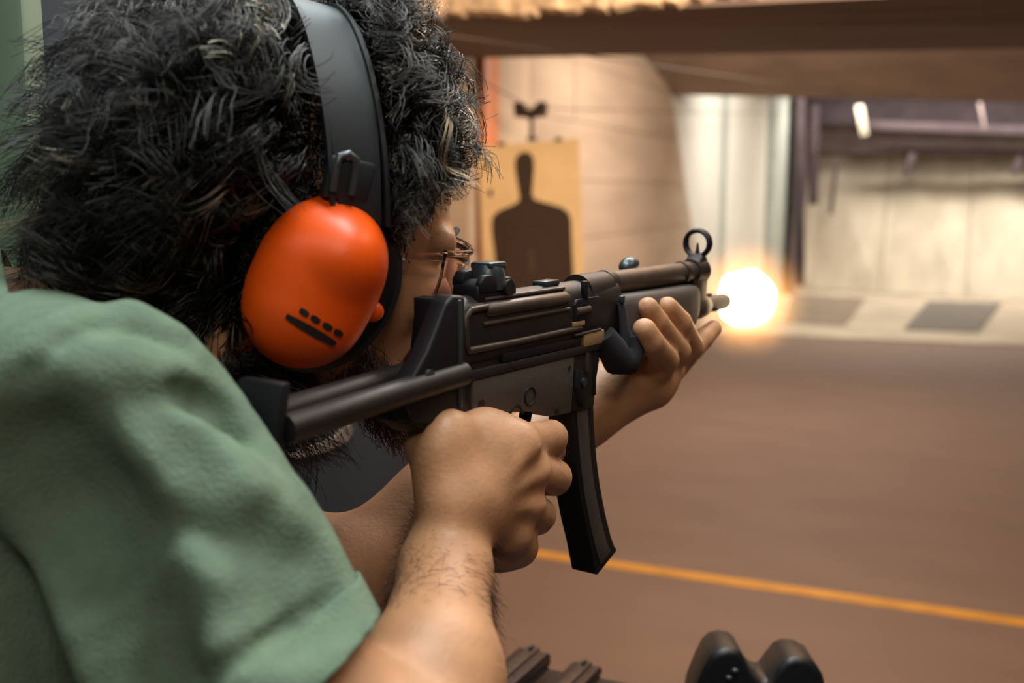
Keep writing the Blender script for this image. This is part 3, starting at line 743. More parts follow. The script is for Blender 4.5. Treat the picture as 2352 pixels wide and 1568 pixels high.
def np_mesh(name, V, Q, m, parent=None):
    me = bpy.data.meshes.new(name)
    me.vertices.add(len(V)); me.vertices.foreach_set('co', V.astype(np.float32).ravel())
    me.loops.add(Q.size); me.loops.foreach_set('vertex_index', Q.astype(np.int32).ravel())
    me.polygons.add(len(Q)); me.polygons.foreach_set('loop_start', np.arange(0, Q.size, 4, dtype=np.int32))
    me.polygons.foreach_set('use_smooth', np.ones(len(Q), dtype=bool))
    me.update(calc_edges=True); me.validate()
    me.materials.append(m)
    return link(bpy.data.objects.new(name, me), parent)
def relax(V, Q, it=1, w=0.5):
    for _ in range(it):
        acc = np.zeros_like(V); cnt = np.zeros(len(V))
        for a_, c_ in ((0, 1), (1, 2), (2, 3), (3, 0)):
            np.add.at(acc, Q[:, a_], V[Q[:, c_]]); np.add.at(cnt, Q[:, a_], 1)
            np.add.at(acc, Q[:, c_], V[Q[:, a_]]); np.add.at(cnt, Q[:, c_], 1)
        V = V + w * (acc / cnt[:, None] - V)
    return V
def keep(V, Q, vm):
    q = Q[vm[Q].all(1)]; used = np.zeros(len(V), bool); used[q] = True
    new = np.cumsum(used) - 1
    return V[used], new[q]

# ------------------------------------------------------------------ head frame (origin midway between the ears)
H_AZ, H_PITCH, H_ROLL = RAD(62), RAD(11), RAD(9)
hf0 = np.array([math.sin(H_AZ), math.cos(H_AZ), 0.0]); hr0 = np.array([math.cos(H_AZ), -math.sin(H_AZ), 0.0]); hu0 = np.array([0, 0, 1.0])
hf = hf0 * math.cos(H_PITCH) - hu0 * math.sin(H_PITCH); hu1 = hu0 * math.cos(H_PITCH) + hf0 * math.sin(H_PITCH)
hr = hr0 * math.cos(H_ROLL) - hu1 * math.sin(H_ROLL); hu = hu1 * math.cos(H_ROLL) + hr0 * math.sin(H_ROLL)
HF, HR, HU = RZ @ hf, RZ @ hr, RZ @ hu
HMAT = np.stack([HF, HR, HU], 1)                                  # columns: forward, right, up
CUP = P(745, 668, 0.635)
HC = CUP - HR * 0.112 + HF * 0.022
def HD(f, r, u): return HC + HF * f + HR * r + HU * u

# ------------------------------------------------------------------ joints
S_R = P(218, 985, 0.545); E_R = P(935, 1850, 0.50); W_R = P(1043, 1180, 0.705)
S_L = S_R + VV(-0.31, 0.21, 0.0)
E_L = P(800, 1345, 0.80); W_L = P(1400, 905, 0.935)
NECK = (S_R + S_L) / 2 + VV(0.03, 0.02, 0.005)
CHEST = (S_R + S_L) / 2 + VV(0.0, -0.02, -0.16)
BELLY = VV(-0.43, 0.50, 1.10); PELV = VV(-0.46, 0.42, 0.96)
sh_ax = (S_L - S_R) / np.linalg.norm(S_L - S_R); fr_ax = np.cross(np.array([0, 0, 1.0]), sh_ax); fr_ax = -fr_ax / np.linalg.norm(fr_ax)
TR = np.stack([sh_ax, fr_ax, np.array([0, 0, 1.0])], 1)

# ------------------------------------------------------------------ body field
allp = np.array([S_R, E_R, W_R, S_L, E_L, W_L, PELV, HC, GP(1640, 740, 0.0), P(1300, 1000, .75)])
lo = allp.min(0) - 0.16; hi = allp.max(0) + 0.16; lo[2] = 0.90
B = Field(lo, hi, 0.0026)
# torso
B.ell(CHEST, (0.125, 0.09, 0.19), TR, 0.03)
B.ell(BELLY, (0.115, 0.09, 0.18), TR, 0.05)
B.cone(CHEST + np.array([0, 0, .12]), NECK, 0.075, 0.062, 0.04)
B.cone(NECK, HD(-0.025, 0, -0.06), 0.062, 0.055, 0.03)
B.cone(NECK, S_R, 0.042, 0.018, 0.02); B.cone(NECK, S_L, 0.045, 0.042, 0.02)
# head
B.ell(HD(-0.010, 0, 0.052), (0.100, 0.078, 0.098), HMAT, 0.02)
B.ell(HD(0.028, 0, -0.012), (0.064, 0.062, 0.088), HMAT, 0.02)
B.cone(HD(0.012, 0.052, -0.055), HD(0.080, 0.012, -0.098), 0.018, 0.016, 0.02)
B.cone(HD(0.012, -0.052, -0.055), HD(0.080, -0.012, -0.098), 0.018, 0.016, 0.02)
B.ell(HD(0.084, 0, -0.098), (0.017, 0.022, 0.016), HMAT, 0.012)
for s in (-1, 1):
    B.ell(HD(0.066, s * 0.044, -0.008), (0.026, 0.022, 0.024), HMAT, 0.015)
    B.cone(HD(0.086, s * 0.010, 0.036), HD(0.074, s * 0.050, 0.034), 0.012, 0.010, 0.010)
    B.ell(HD(0.096, s * 0.031, 0.018), (0.013, 0.018, 0.0095), HMAT, 0.007, cut=True)
    B.ell(HD(0.0, s * 0.078, 0.0), (0.028, 0.010, 0.034), HMAT, 0.006)
B.cone(HD(0.090, 0, 0.028), HD(0.116, 0, -0.016), 0.008, 0.0125, 0.008)
for s in (-1, 1): B.ell(HD(0.105, s * 0.012, -0.022), (0.010, 0.008, 0.008), HMAT, 0.006)
B.cone(HD(0.093, -0.017, -0.050), HD(0.093, 0.017, -0.050), 0.0085, 0.0085, 0.006)
B.cone(HD(0.091, -0.015, -0.064), HD(0.091, 0.015, -0.064), 0.009, 0.009, 0.006)
B.cone(HD(0.103, -0.022, -0.057), HD(0.103, 0.022, -0.057), 0.0022, 0.0022, 0.003, cut=True)

# right arm
def lerp(a_, c_, t): return a_ * (1 - t) + c_ * t
B.chain([S_R, lerp(S_R, E_R, .52), lerp(S_R, E_R, .60), lerp(S_R, E_R, .72), E_R], [.016, .016, .024, .035, .038], 0.006)
B.ell(E_R, (0.038, 0.038, 0.038), None, 0.012)
fa = W_R - E_R
side = np.cross(fa, RT); side /= np.linalg.norm(side)
B.cone(E_R, lerp(E_R, W_R, .35) + RT * 0.002, 0.039, 0.036, 0.02)
B.cone(lerp(E_R, W_R, .35) + RT * 0.002, lerp(E_R, W_R, .75), 0.036, 0.0265, 0.02)
B.cone(lerp(E_R, W_R, .75), W_R, 0.0265, 0.0215, 0.015)
# left arm
B.cone(S_L, E_L, 0.050, 0.043, 0.02)
B.cone(E_L, lerp(E_L, W_L, .35), 0.043, 0.045, 0.02)
B.cone(lerp(E_L, W_L, .35), lerp(E_L, W_L, .9), 0.045, 0.027, 0.02)
B.cone(lerp(E_L, W_L, .9), W_L, 0.027, 0.026, 0.015)

# ---- right hand round the pistol grip (back of the hand faces us)
def RP(px, py, o): return GP(px, py, o * mm)
mcp = {'i': RP(1187, 1020, 36), 'm': RP(1212, 1078, 37), 'r': RP(1200, 1155, 35), 'p': RP(1172, 1222, 31)}
wr = RP(1045, 1165, 30)
W_in = wr
B.cone(lerp(E_R, W_R, .9), wr, 0.0235, 0.0225, 0.012)
for kf, r0_, r1_ in (('i', .019, .0145), ('m', .019, .0138), ('r', .0185, .013), ('p', .018, .012)):
    base = lerp(wr, mcp[kf], 0.22)
    B.cone(base, mcp[kf] - GR * 0.003, r0_, r1_, 0.010)
B.ell(RP(1030, 1060, 18), (0.027, 0.021, 0.034), np.stack([GA, GR, GZ], 1), 0.014)       # thenar / web of the thumb
B.ell(RP(1110, 1060, 20), (0.030, 0.018, 0.036), np.stack([GA, GR, GZ], 1), 0.014)
B.cone(RP(1110, 1032, 20), RP(1180, 1018, 24), 0.022, 0.0155, 0.012)
# thumb passes over the back of the grip to the far side
B.chain([RP(1030, 1080, 14), RP(992, 1022, 4), RP(1020, 992, -18), RP(1080, 975, -24)], [.018, .0145, .0125, .0105], 0.010)
# fingers: knuckle, middle joint, then round to the far side of the grip
fing = [('i', RP(1264, 1004, 24), RP(1263, 1034, 4), RP(1215, 1030, -12), (.0138, .0125, .0115, .0095)),
        ('m', RP(1274, 1095, 24), RP(1276, 1104, 6), RP(1210, 1110, -16), (.0135, .0125, .0112, .0095)),
        ('r', RP(1238, 1182, 22), RP(1236, 1194, 4), RP(1180, 1195, -16), (.0130, .0122, .0108, .009)),
        ('p', RP(1196, 1258, 18), RP(1190, 1268, 2), RP(1148, 1262, -14), (.0125, .0118, .010, .0085))]
for kf, p1, p2, p3, rr_ in fing:
    B.chain([mcp[kf], p1, p2, p3], rr_, 0.0025)
    B.ell(mcp[kf] + GR * 0.001, (0.0145, 0.0145, 0.0145), None, 0.006)
# tendons on the back of the hand
for kf, o1 in (('i', 0.013), ('m', 0.013), ('r', 0.0125)):
    B.cone(lerp(wr, mcp[kf], .45) + GR * o1, mcp[kf] + GR * (o1 - 0.001), 0.0022, 0.0042, 0.006)
B.ell(RP(1150, 1235, 12), (0.024, 0.020, 0.024), np.stack([GA, GR, GZ], 1), 0.012)        # heel of the hand

# ---- left hand under the handguard, finger ends showing on our side
def LP(px, py, o): return GP(px, py, o * mm)
lwr = W_L
pal = LP(1490, 880, 2)
B.cone(lwr, pal, 0.027, 0.024, 0.014)
B.ell(LP(1500, 850, -2), (0.040, 0.026, 0.017), np.stack([GA, GR, GZ], 1), 0.014)
lf = [([LP(1500, 872, 10), LP(1530, 826, 27), LP(1496, 785, 33), LP(1480, 757, 31)], (.0122, .0112, .0104, .0098)),
      ([LP(1520, 862, 6), LP(1558, 806, 25), LP(1508, 738, 26), LP(1488, 706, 23)], (.0125, .011, .0098, .0090)),
      ([LP(1548, 845, 4), LP(1587, 795, 22), LP(1562, 740, 25), LP(1533, 705, 22)], (.0125, .0112, .0102, .0092)),
      ([LP(1550, 840, 0), LP(1590, 800, 4), LP(1614, 778, 8), LP(1640, 753, 8)], (.013, .0112, .0100, .0082))]
for pts, rr_ in lf: B.chain(pts, rr_, 0.0018)
B.chain([LP(1470, 880, -8), LP(1480, 820, -24), LP(1530, 760, -29)], (.017, .0145, .011), 0.008)   # thumb on the far side
V, Q = B.mesh()
V = relax(V, Q, 2, 0.5)
person = np_mesh('person', V, Q, M['skin'])
del B
tag(person, 'person with dark curly hair leaning in to aim a gun, sage green t-shirt', 'person')

# eyeballs
for s in (-1, 1):
    ey = obj('eye', ellipsoid(HD(0.0765, s * 0.031, 0.018), (0.0118,) * 3), M['eye'], person)
    c_ = HD(0.0765, s * 0.031, 0.018) + HF * 0.0088 + HR * 0.002 - HU * 0.001
    obj('iris', ellipsoid(c_, (0.0044,) * 3), M['iris'], ey)
# brows
for s in (-1, 1):
    obj('eyebrow', tube([HD(0.0965, s * 0.014, 0.038), HD(0.0905, s * 0.032, 0.042), HD(0.080, s * 0.051, 0.037)], [.0014, .0026, .001], 8), M['trousers'], person)

# ------------------------------------------------------------------ t-shirt
T = Field(lo - 0.05, hi + 0.05, 0.0034)
HEM = P(590, 1590, 0.535)
T.ell(CHEST, (0.165, 0.125, 0.23), TR, 0.03)
T.ell(BELLY, (0.145, 0.115, 0.24), TR, 0.06)
nk_ = (HC - NECK) / np.linalg.norm(HC - NECK)
T.cone(CHEST + np.array([0, 0, .12]), NECK - np.array([0, 0, .02]), 0.095, 0.075, 0.04)
T.cone(NECK - np.array([0, 0, .02]), NECK + nk_ * 0.06, 0.072, 0.062, 0.02)
T.cone(NECK - np.array([0, 0, .005]), S_R + np.array([0, 0, .004]), 0.074, 0.058, 0.04); T.cone(NECK - np.array([0, 0, .015]), S_L, 0.070, 0.060, 0.04)
T.cone(S_R, P(440, 1330, 0.535), 0.060, 0.060, 0.012)
T.cone(S_R, lerp(S_R, E_R, .7), 0.056, 0.045, 0.012)
T.cone(lerp(S_R, E_R, .40) - FW * 0.010, lerp(S_R, E_R, .66) - FW * 0.012, 0.050, 0.041, 0.012)
T.cone(P(440, 1330, 0.535), P(570, 1690, 0.515), 0.060, 0.066, 0.02)
T.cone(P(385, 960, 0.575), P(590, 1265, 0.565), 0.034, 0.032, 0.012)
T.cone(P(600, 1330, 0.545), P(660, 1490, 0.53), 0.038, 0.036, 0.015)
hemL = lerp(S_L, E_L, .75)
T.cone(S_L, hemL, 0.064, 0.066, 0.02)
# folds on the sleeve and shoulder: ridges and creases following the pulled cloth
def fold(pts, r_, d, sink, cut=False, k=0.012):
    q = [P(px, py, d) for px, py in pts]
    for i in range(len(q) - 1): T.cone(q[i], q[i + 1], r_, r_, k, cut=cut)
def surf(px, py, push=0.0):
    """first hit of the view ray with the cloth"""
    v = ray(px, py); ds = np.arange(0.38, 0.75, 0.0017)
    X = CAM + v * ds[:, None]; ii = np.round((X - T.lo) / T.h).astype(int)
    ok = np.all((ii >= 0) & (ii < T.n), axis=1)
    for n_, k in enumerate(ii):
        if ok[n_] and T.f[k[0], k[1], k[2]] < 0: return X[n_] + v * push
    return None
def crease(pts, r_, push, k, cut):
    """lay a soft ridge or valley along the cloth, fading at both ends"""
    pp = []
    for a_, c_ in zip(pts[:-1], pts[1:]):
        n_ = max(1, int(math.hypot(c_[0] - a_[0], c_[1] - a_[1]) / 22))
        pp += [(a_[0] + (c_[0] - a_[0]) * i / n_, a_[1] + (c_[1] - a_[1]) * i / n_) for i in range(n_)]
    pp.append(pts[-1]); N = len(pp)
    q = []
    for i, p in enumerate(pp):
        fade = min(1, 6 * min(i + 0.5, N - i - 0.5) / N)
        depth = (r_ + push) if cut else (r_ - push)            # how far it cuts in or stands out
        sh = push - (1 - fade) * depth if cut else push + (1 - fade) * depth
        q.append(surf(*p, sh))
    seg = [(u, w) for u, w in zip(q[:-1], q[1:]) if u is not None and w is not None and np.linalg.norm(w - u) <= 0.02]
    if not seg: return
    al = np.array([x for sg in seg for x in sg], dtype=np.float32)
    reg = T.region(al.min(0) - r_, al.max(0) + r_, k + 2 * T.h)
    if reg is None: return
    sl, X = reg; D = np.full(X.shape[:3], 0.5, dtype=np.float32)
    for u, w in seg:                                           # one joined stroke, so overlaps do not deepen it
        u = u.astype(np.float32); ba = (w - u).astype(np.float32); pa = X - u
        t = np.clip((pa @ ba) / max(1e-12, float(ba @ ba)), 0, 1)
        D = np.minimum(D, np.linalg.norm(pa - t[..., None] * ba, axis=-1) - r_)
    T.sub(sl, D, k) if cut else T.blend(sl, D, k)
creases = [
    # long pulled folds down the front of the sleeve
    ([(250, 748), (330, 768), (410, 832), (490, 930), (545, 1020), (600, 1095), (636, 1130)], .007, 0.000, .006, True),
    ([(300, 722), (400, 775), (480, 860), (540, 960), (590, 1050)], .008, 0.002, .010, False),
    ([(340, 905), (430, 935), (500, 992), (565, 1070), (612, 1140), (655, 1205), (715, 1280), (760, 1340)], .011, -0.001, .010, True),
    ([(300, 850), (400, 882), (480, 935), (545, 1010), (600, 1090), (640, 1150)], .012, 0.004, .014, False),
    ([(400, 1000), (500, 1075), (560, 1150), (620, 1225), (690, 1290)], .012, 0.004, .014, False),
    ([(540, 1165), (620, 1255), (680, 1325), (730, 1380)], .010, -0.001, .012, True),
    ([(420, 905), (450, 925), (490, 935)], .008, 0.000, .008, True),
    # the big sag across the middle
    ([(220, 1105), (310, 1135), (390, 1190), (460, 1250), (550, 1295), (640, 1322), (700, 1345)], .026, -0.010, .020, True),
    ([(400, 1180), (460, 1230), (540, 1275), (630, 1305)], .014, -0.003, .012, True),
    ([(260, 1030), (370, 1085), (470, 1145), (570, 1205), (650, 1270)], .018, 0.007, .022, False),
    ([(220, 1345), (340, 1350), (450, 1385), (560, 1395), (690, 1400)], .020, 0.008, .022, False),
    ([(170, 1150), (250, 1230), (310, 1320), (370, 1430)], .018, -0.006, .016, True),
    ([(290, 1480), (420, 1470), (530, 1450), (640, 1435)], .016, -0.006, .014, True),
    ([(240, 1535), (360, 1530), (480, 1505), (600, 1475)], .015, 0.006, .018, False),
    ([(140, 1010), (250, 985), (350, 995), (430, 1040)], .016, -0.006, .016, True),
    ([(100, 1100), (200, 1065), (300, 1060)], .016, 0.007, .020, False),
    ([(50, 1190), (130, 1140), (220, 1130)], .016, -0.006, .016, True),
    # shoulder seam, armpit, hem stitching
    ([(0, 895), (60, 850), (120, 800), (175, 760), (215, 742), (250, 735)], .0052, -0.0005, .004, True),
    ([(-60, 1000), (30, 1120), (95, 1220), (130, 1320), (165, 1430), (205, 1568), (230, 1680)], .045, -0.012, .016, True),
    ([(785, 1352), (720, 1400), (630, 1458), (540, 1515), (450, 1572)], .0048, -0.0005, .003, True),
]
for c_ in creases: crease(c_[0], c_[1], c_[2], c_[3], c_[4])
V, Q = T.mesh(); V = relax(V, Q, 2, 0.5)
n_hem = RT * 0.62 - UP * 0.80 + FW * 0.05; n_hem /= np.linalg.norm(n_hem); p_hem = P(830, 1412, 0.55)
tl = E_L - S_L; tl /= np.linalg.norm(tl)
# cut the openings: right sleeve, left sleeve, neck, waist
ax_r = (HEM - S_R) / np.linalg.norm(HEM - S_R)
nk = HC - NECK; nk /= np.linalg.norm(nk)
q_l = lerp(S_L, E_L, .66)
def in_r(v): return np.linalg.norm(np.cross(v - S_R, ax_r)) < 0.14 and (v - S_R) @ ax_r > 0.07
def in_l(v): return np.linalg.norm(np.cross(v - S_L, tl)) < 0.10 and (v - S_L) @ tl > 0.05
def in_n(v): return np.linalg.norm(v - NECK) < 0.12
me = bpy.data.meshes.new('shirt_grid'); me.from_pydata(V.tolist(), [], Q.tolist())
bs = bmesh.new(); bs.from_mesh(me); bpy.data.meshes.remove(me)
def slice_(bm_, inside, co, no):
    vs = {v for v in bm_.verts if inside(np.array(v.co))}
    fs_ = [f for f in bm_.faces if all(v in vs for v in f.verts)]
    es = list({e for f in fs_ for e in f.edges}); vv = list({v for f in fs_ for v in f.verts})
    bmesh.ops.bisect_plane(bm_, geom=vv + es + fs_, dist=1e-6, plane_co=Vector(co), plane_no=Vector(no), clear_outer=True)
slice_(bs, in_r, p_hem, n_hem)
slice_(bs, in_l, q_l, tl)
slice_(bs, in_n, NECK + nk * 0.045, nk)
slice_(bs, lambda v: v[2] < 1.1, (0, 0, 0.93), (0, 0, -1))
hb_ = bs.copy()
vs = {v for v in hb_.verts if in_r(np.array(v.co)) and (np.array(v.co) - p_hem) @ n_hem > -0.04}
bmesh.ops.delete(hb_, geom=[f for f in hb_.faces if not all(v in vs for v in f.verts)], context='FACES')
bmesh.ops.bisect_plane(hb_, geom=hb_.verts[:] + hb_.edges[:] + hb_.faces[:], dist=1e-6, plane_co=Vector(p_hem - n_hem * 0.020), plane_no=Vector(-n_hem), clear_outer=True)
def cloth(name, bm_, th, off, parent):
    me = bpy.data.meshes.new(name)
    for f in bm_.faces: f.smooth = True
    bm_.to_mesh(me); bm_.free(); me.materials.append(M['shirt'])
    o = link(bpy.data.objects.new(name, me), parent)
    so = o.modifiers.new('thick', 'SOLIDIFY'); so.thickness = th; so.offset = off
    return o
shirt = cloth('t_shirt', bs, 0.0022, -1, person)
tag(shirt, 'sage green short-sleeved t-shirt')
hemb = cloth('sleeve_hem', hb_, 0.0022, 1, shirt)
del T

# ------------------------------------------------------------------ trousers, shoes
Lg = Field(np.array([PELV[0] - .35, PELV[1] - .35, 0.03]), np.array([PELV[0] + .35, PELV[1] + .35, 1.06]), 0.008)
Lg.ell(PELV, (0.170, 0.125, 0.13), TR, 0.03)
feet = []
for s in (-1, 1):
    hip = PELV - sh_ax * s * -0.09 - np.array([0, 0, .05])
    foot = hip * np.array([1, 1, 0]) + sh_ax * s * 0.05 + fr_ax * (0.10 if s > 0 else -0.08) + np.array([0, 0, .10])
    knee = lerp(hip, foot, .5) + fr_ax * 0.035
    Lg.cone(hip, knee, 0.092, 0.068, 0.03); Lg.cone(knee, foot - np.array([0, 0, .03]), 0.068, 0.056, 0.03)
    feet.append(foot)
V, Q = Lg.mesh(); V = relax(V, Q, 2)
tr = np_mesh('trousers', V, Q, M['trousers'], person)
for ft in feet:
    base = ft * np.array([1, 1, 0])
    Fd = Field(base - np.array([.22, .22, -.002]), base + np.array([.22, .22, .16]), 0.006)
    Fd.cone(base - fr_ax * .04 + np.array([0, 0, .042]), base + fr_ax * .15 + np.array([0, 0, .034]), 0.040, 0.031, 0.02)
    Fd.cone(base + np.array([0, 0, .10]), base + np.array([0, 0, .05]), 0.045, 0.042, 0.02)
    V, Q = Fd.mesh(); V = relax(V, Q, 1); V[:, 2] = np.maximum(V[:, 2], 0.002)
    np_mesh('shoe', V, Q, M['shoe'], person)

# ------------------------------------------------------------------ hair
def make_curves(name, strands, radii, m, parent, grey=None):
    hc = bpy.data.hair_curves.new(name)
    sizes = [len(s) for s in strands]
    hc.add_curves(sizes)
    pos = np.concatenate(strands).astype(np.float32)
    hc.points.foreach_set('position', pos.ravel())
    at = hc.attributes.get('radius') or hc.attributes.new('radius', 'FLOAT', 'POINT')
    at.data.foreach_set('value', np.concatenate(radii).astype(np.float32))
    if grey is not None:
        ga = hc.attributes.new('grey', 'FLOAT', 'CURVE'); ga.data.foreach_set('value', np.array(grey, dtype=np.float32))
    hc.materials.append(m)
    return link(bpy.data.objects.new(name, hc), parent)

SK = np.array([-0.010, 0.0, 0.052]); SKR = np.array([0.103, 0.081, 0.101])
def scalp_ok(d, p):
    f, r, u = p
    if u > 0.10: return f < 0.075
    if u > 0.05: return f < 0.038 + (u - 0.05) * 0.74
    if u > -0.005: return f < 0.022 + max(0, u) * 0.32
    if u > -0.095: return f < -0.008 + 0.10 * u
    return False
down = HMAT.T @ np.array([0, 0, -1.0])
strands, radii, greys = [], [], []
NC = 2500
cl = 0
while cl < NC:
    d = rng.normal(size=3); d /= np.linalg.norm(d)
    p = SK + SKR * d
    if not scalp_ok(d, p): continue
    if p[2] > 0.03 and abs(p[0] + 0.004 + 0.27 * (p[2] - 0.05)) < 0.013: continue
    cl += 1
    nrm = d / SKR; nrm /= np.linalg.norm(nrm)
    f, r, u = p
    back = np.clip((-f - 0.0) / 0.08, 0, 1); low = np.clip((0.06 - u) / 0.12, 0, 1); front = np.clip((f - 0.01) / 0.05, 0, 1)
    L = 0.058 + 0.022 * back + 0.052 * low * back + rng.uniform(-.012, .016) - 0.028 * front
    if low > 0.3 and f > -0.03: L *= 0.5
    Hh = (0.030 + 0.014 * back + 0.022 * low * back - 0.021 * front) * rng.uniform(0.25, 1.05)
    wv = np.array([math.sin(31 * u + 17 * r + 2), math.sin(27 * f - 23 * u + 1), math.sin(35 * r + 19 * f)])
    tang = down * (0.55 + 0.6 * low) + np.array([-0.75 * (1 - front) + 0.15 * front, 0, 0]) + 0.75 * wv + rng.normal(0, .35, 3)
    tang -= nrm * (tang @ nrm); tang /= np.linalg.norm(tang)
    flow = tang * 0.9 + nrm * (0.25 - 0.25 * front); flow /= np.linalg.norm(flow)
    e1 = np.cross(flow, rng.normal(size=3)); e1 /= np.linalg.norm(e1); e2 = np.cross(flow, e1)
    turns = rng.uniform(1.1, 2.2); R_ = rng.uniform(.006, .012); ph = rng.uniform(0, 6.28)
    n_pt = 18; t = np.linspace(0, 1, n_pt)
    hand = rng.choice([-1, 1])
    g_cl = 1.0 if rng.random() < (0.05 + 0.22 * front) else 0.0  # extra front grey puts the cool sheen into the strand colour
    bendv = rng.normal(0, .010, 3) + down * 0.012
    for s_ in range(rng.integers(8, 13)):
        jit = rng.normal(0, 0.0028, 3); jit -= nrm * (jit @ nrm) * 0.8
        ln_ = L * rng.uniform(.8, 1.08)
        amp = R_ * np.minimum(1, t * 3.0) * rng.uniform(.8, 1.15)
        a_ = ph + hand * turns * 6.283 * t + rng.normal(0, .13)
        path = (p - nrm * 0.004 + jit) + nrm * (Hh * (1 - np.exp(-4.5 * t)))[:, None] + flow * (ln_ * t ** 1.3)[:, None] + bendv * (t ** 2)[:, None] \
            + (np.cos(a_) * amp)[:, None] * e1 + (np.sin(a_) * amp)[:, None] * e2 + rng.normal(0, .0005, (n_pt, 3)) * t[:, None] + jit * (t * 0.35)[:, None]
        # keep the curls outside the skull
        q = (path - SK) / (SKR + 0.002); ql = np.linalg.norm(q, axis=1); ins = ql < 1.0
        path[ins] = SK + (SKR + 0.002) * (q[ins] / ql[ins][:, None])
        # the headband and the cups press the hair aside: strands stop where they would run into them
        bz = (np.abs(path[:, 0] + 0.006 + 0.27 * (path[:, 2] - 0.05)) < 0.0195) & (path[:, 2] > 0.045)
        cz = (np.abs(path[:, 1]) > 0.060) & (((path[:, 0] + 0.018) / np.where(path[:, 0] < -0.018, 0.044, 0.047)) ** 2 + (path[:, 2] / 0.063) ** 2 < 1.0)
        fz = (path[:, 0] > 0.030) & (path[:, 2] < 0.042 + (path[:, 0] - 0.030) * 0.72)
        bad = bz | cz | fz
        stop = int(np.argmax(bad)) if bad.any() else n_pt
        if stop < 5: continue
        path = path[:stop]; tt_ = t[:stop]
        strands.append(HC + path @ HMAT.T)
        radii.append(0.00036 * (1 - 0.55 * tt_)); greys.append(g_cl if rng.random() < .7 else 0.0)
# a short dense under-layer so that no scalp shows
n_u = 0
while n_u < 9000:
    d = rng.normal(size=3); d /= np.linalg.norm(d); p = SK + SKR * d
    if not scalp_ok(d, p): continue
    if abs(p[1]) > 0.06 and ((p[0] + 0.018) / 0.036) ** 2 + (p[2] / 0.052) ** 2 < 1.0: continue
    n_u += 1
    nrm = d / SKR; nrm /= np.linalg.norm(nrm)
    tg_ = down * 0.8 + rng.normal(0, .6, 3); tg_ -= nrm * (tg_ @ nrm); tg_ /= np.linalg.norm(tg_)
    t = np.linspace(0, 1, 5)[:, None]; L = rng.uniform(.010, .020)
    path = (p - nrm * 0.002) + tg_ * L * t + nrm * 0.006 * (1 - np.exp(-4 * t)) + rng.normal(0, .0006, (5, 3))
    strands.append(HC + path @ HMAT.T); radii.append(np.full(5, .00055)); greys.append(0.0)
hair = make_curves('hair', strands, radii, M['hair'], person, greys)
tag(hair, 'dark curly hair with more grey strands in front', kind='stuff')
# stubble along the jaw
strands, radii = [], []
for _ in range(3600):
    s = rng.choice([-1, 1]); t = rng.random(); w = rng.random()
    base = np.array([0.012 + t * 0.070, s * (0.060 - 0.036 * t ** 1.5), -0.045 - 0.050 * t]) + np.array([0.012 * w, s * 0.004 * (1 - w), 0.034 * w - 0.022]) + rng.normal(0, .004, 3)
    nrm = np.array([0.15 + .5 * t, s * (1 - .5 * t), -0.55]); nrm /= np.linalg.norm(nrm)
    base = base + nrm * 0.006
    d = nrm + np.array([0.1, 0, -.7]) + rng.normal(0, .45, 3); d /= np.linalg.norm(d)
    tt = np.linspace(0, 1, 4)[:, None]
    strands.append(HC + (base + d * tt * rng.uniform(.006, .013) + rng.normal(0, .0006, (4, 3))) @ HMAT.T); radii.append(np.full(4, .00022))
tag(make_curves('beard', strands, radii, M['beard'], person), 'short dark beard along the jaw', kind='stuff')

# fine dark hair on the right forearm
strands, radii = [], []
fdir = (W_R - E_R) / np.linalg.norm(W_R - E_R)
for _ in range(2600):
    t = rng.uniform(0.35, 1.0); c_ = lerp(E_R, W_R, t)
    rad = float(np.interp(t, [0, .35, .75, 1.0], [.039, .036, .0265, .0222]))
    a_ = rng.uniform(0, 6.283)
    n1 = np.cross(fdir, UP); n1 /= np.linalg.norm(n1); n2 = np.cross(fdir, n1)
    nn = math.cos(a_) * n1 + math.sin(a_) * n2
    root = c_ + nn * (rad - 0.001)
    dd = nn * 0.45 + fdir * rng.normal(0.1, .35) + np.cross(fdir, nn) * rng.normal(0.5, .4) - np.array([0, 0, .3]); dd /= np.linalg.norm(dd)
    tt = np.linspace(0, 1, 5)[:, None]; L_ = rng.uniform(.008, .017)
    strands.append(root + dd * tt * L_ + np.array([0, 0, -.004]) * tt ** 2); radii.append(np.full(5, .00007))
tag(make_curves('arm_hair', strands, radii, M['beard'], person), 'fine dark forearm hair', kind='stuff')

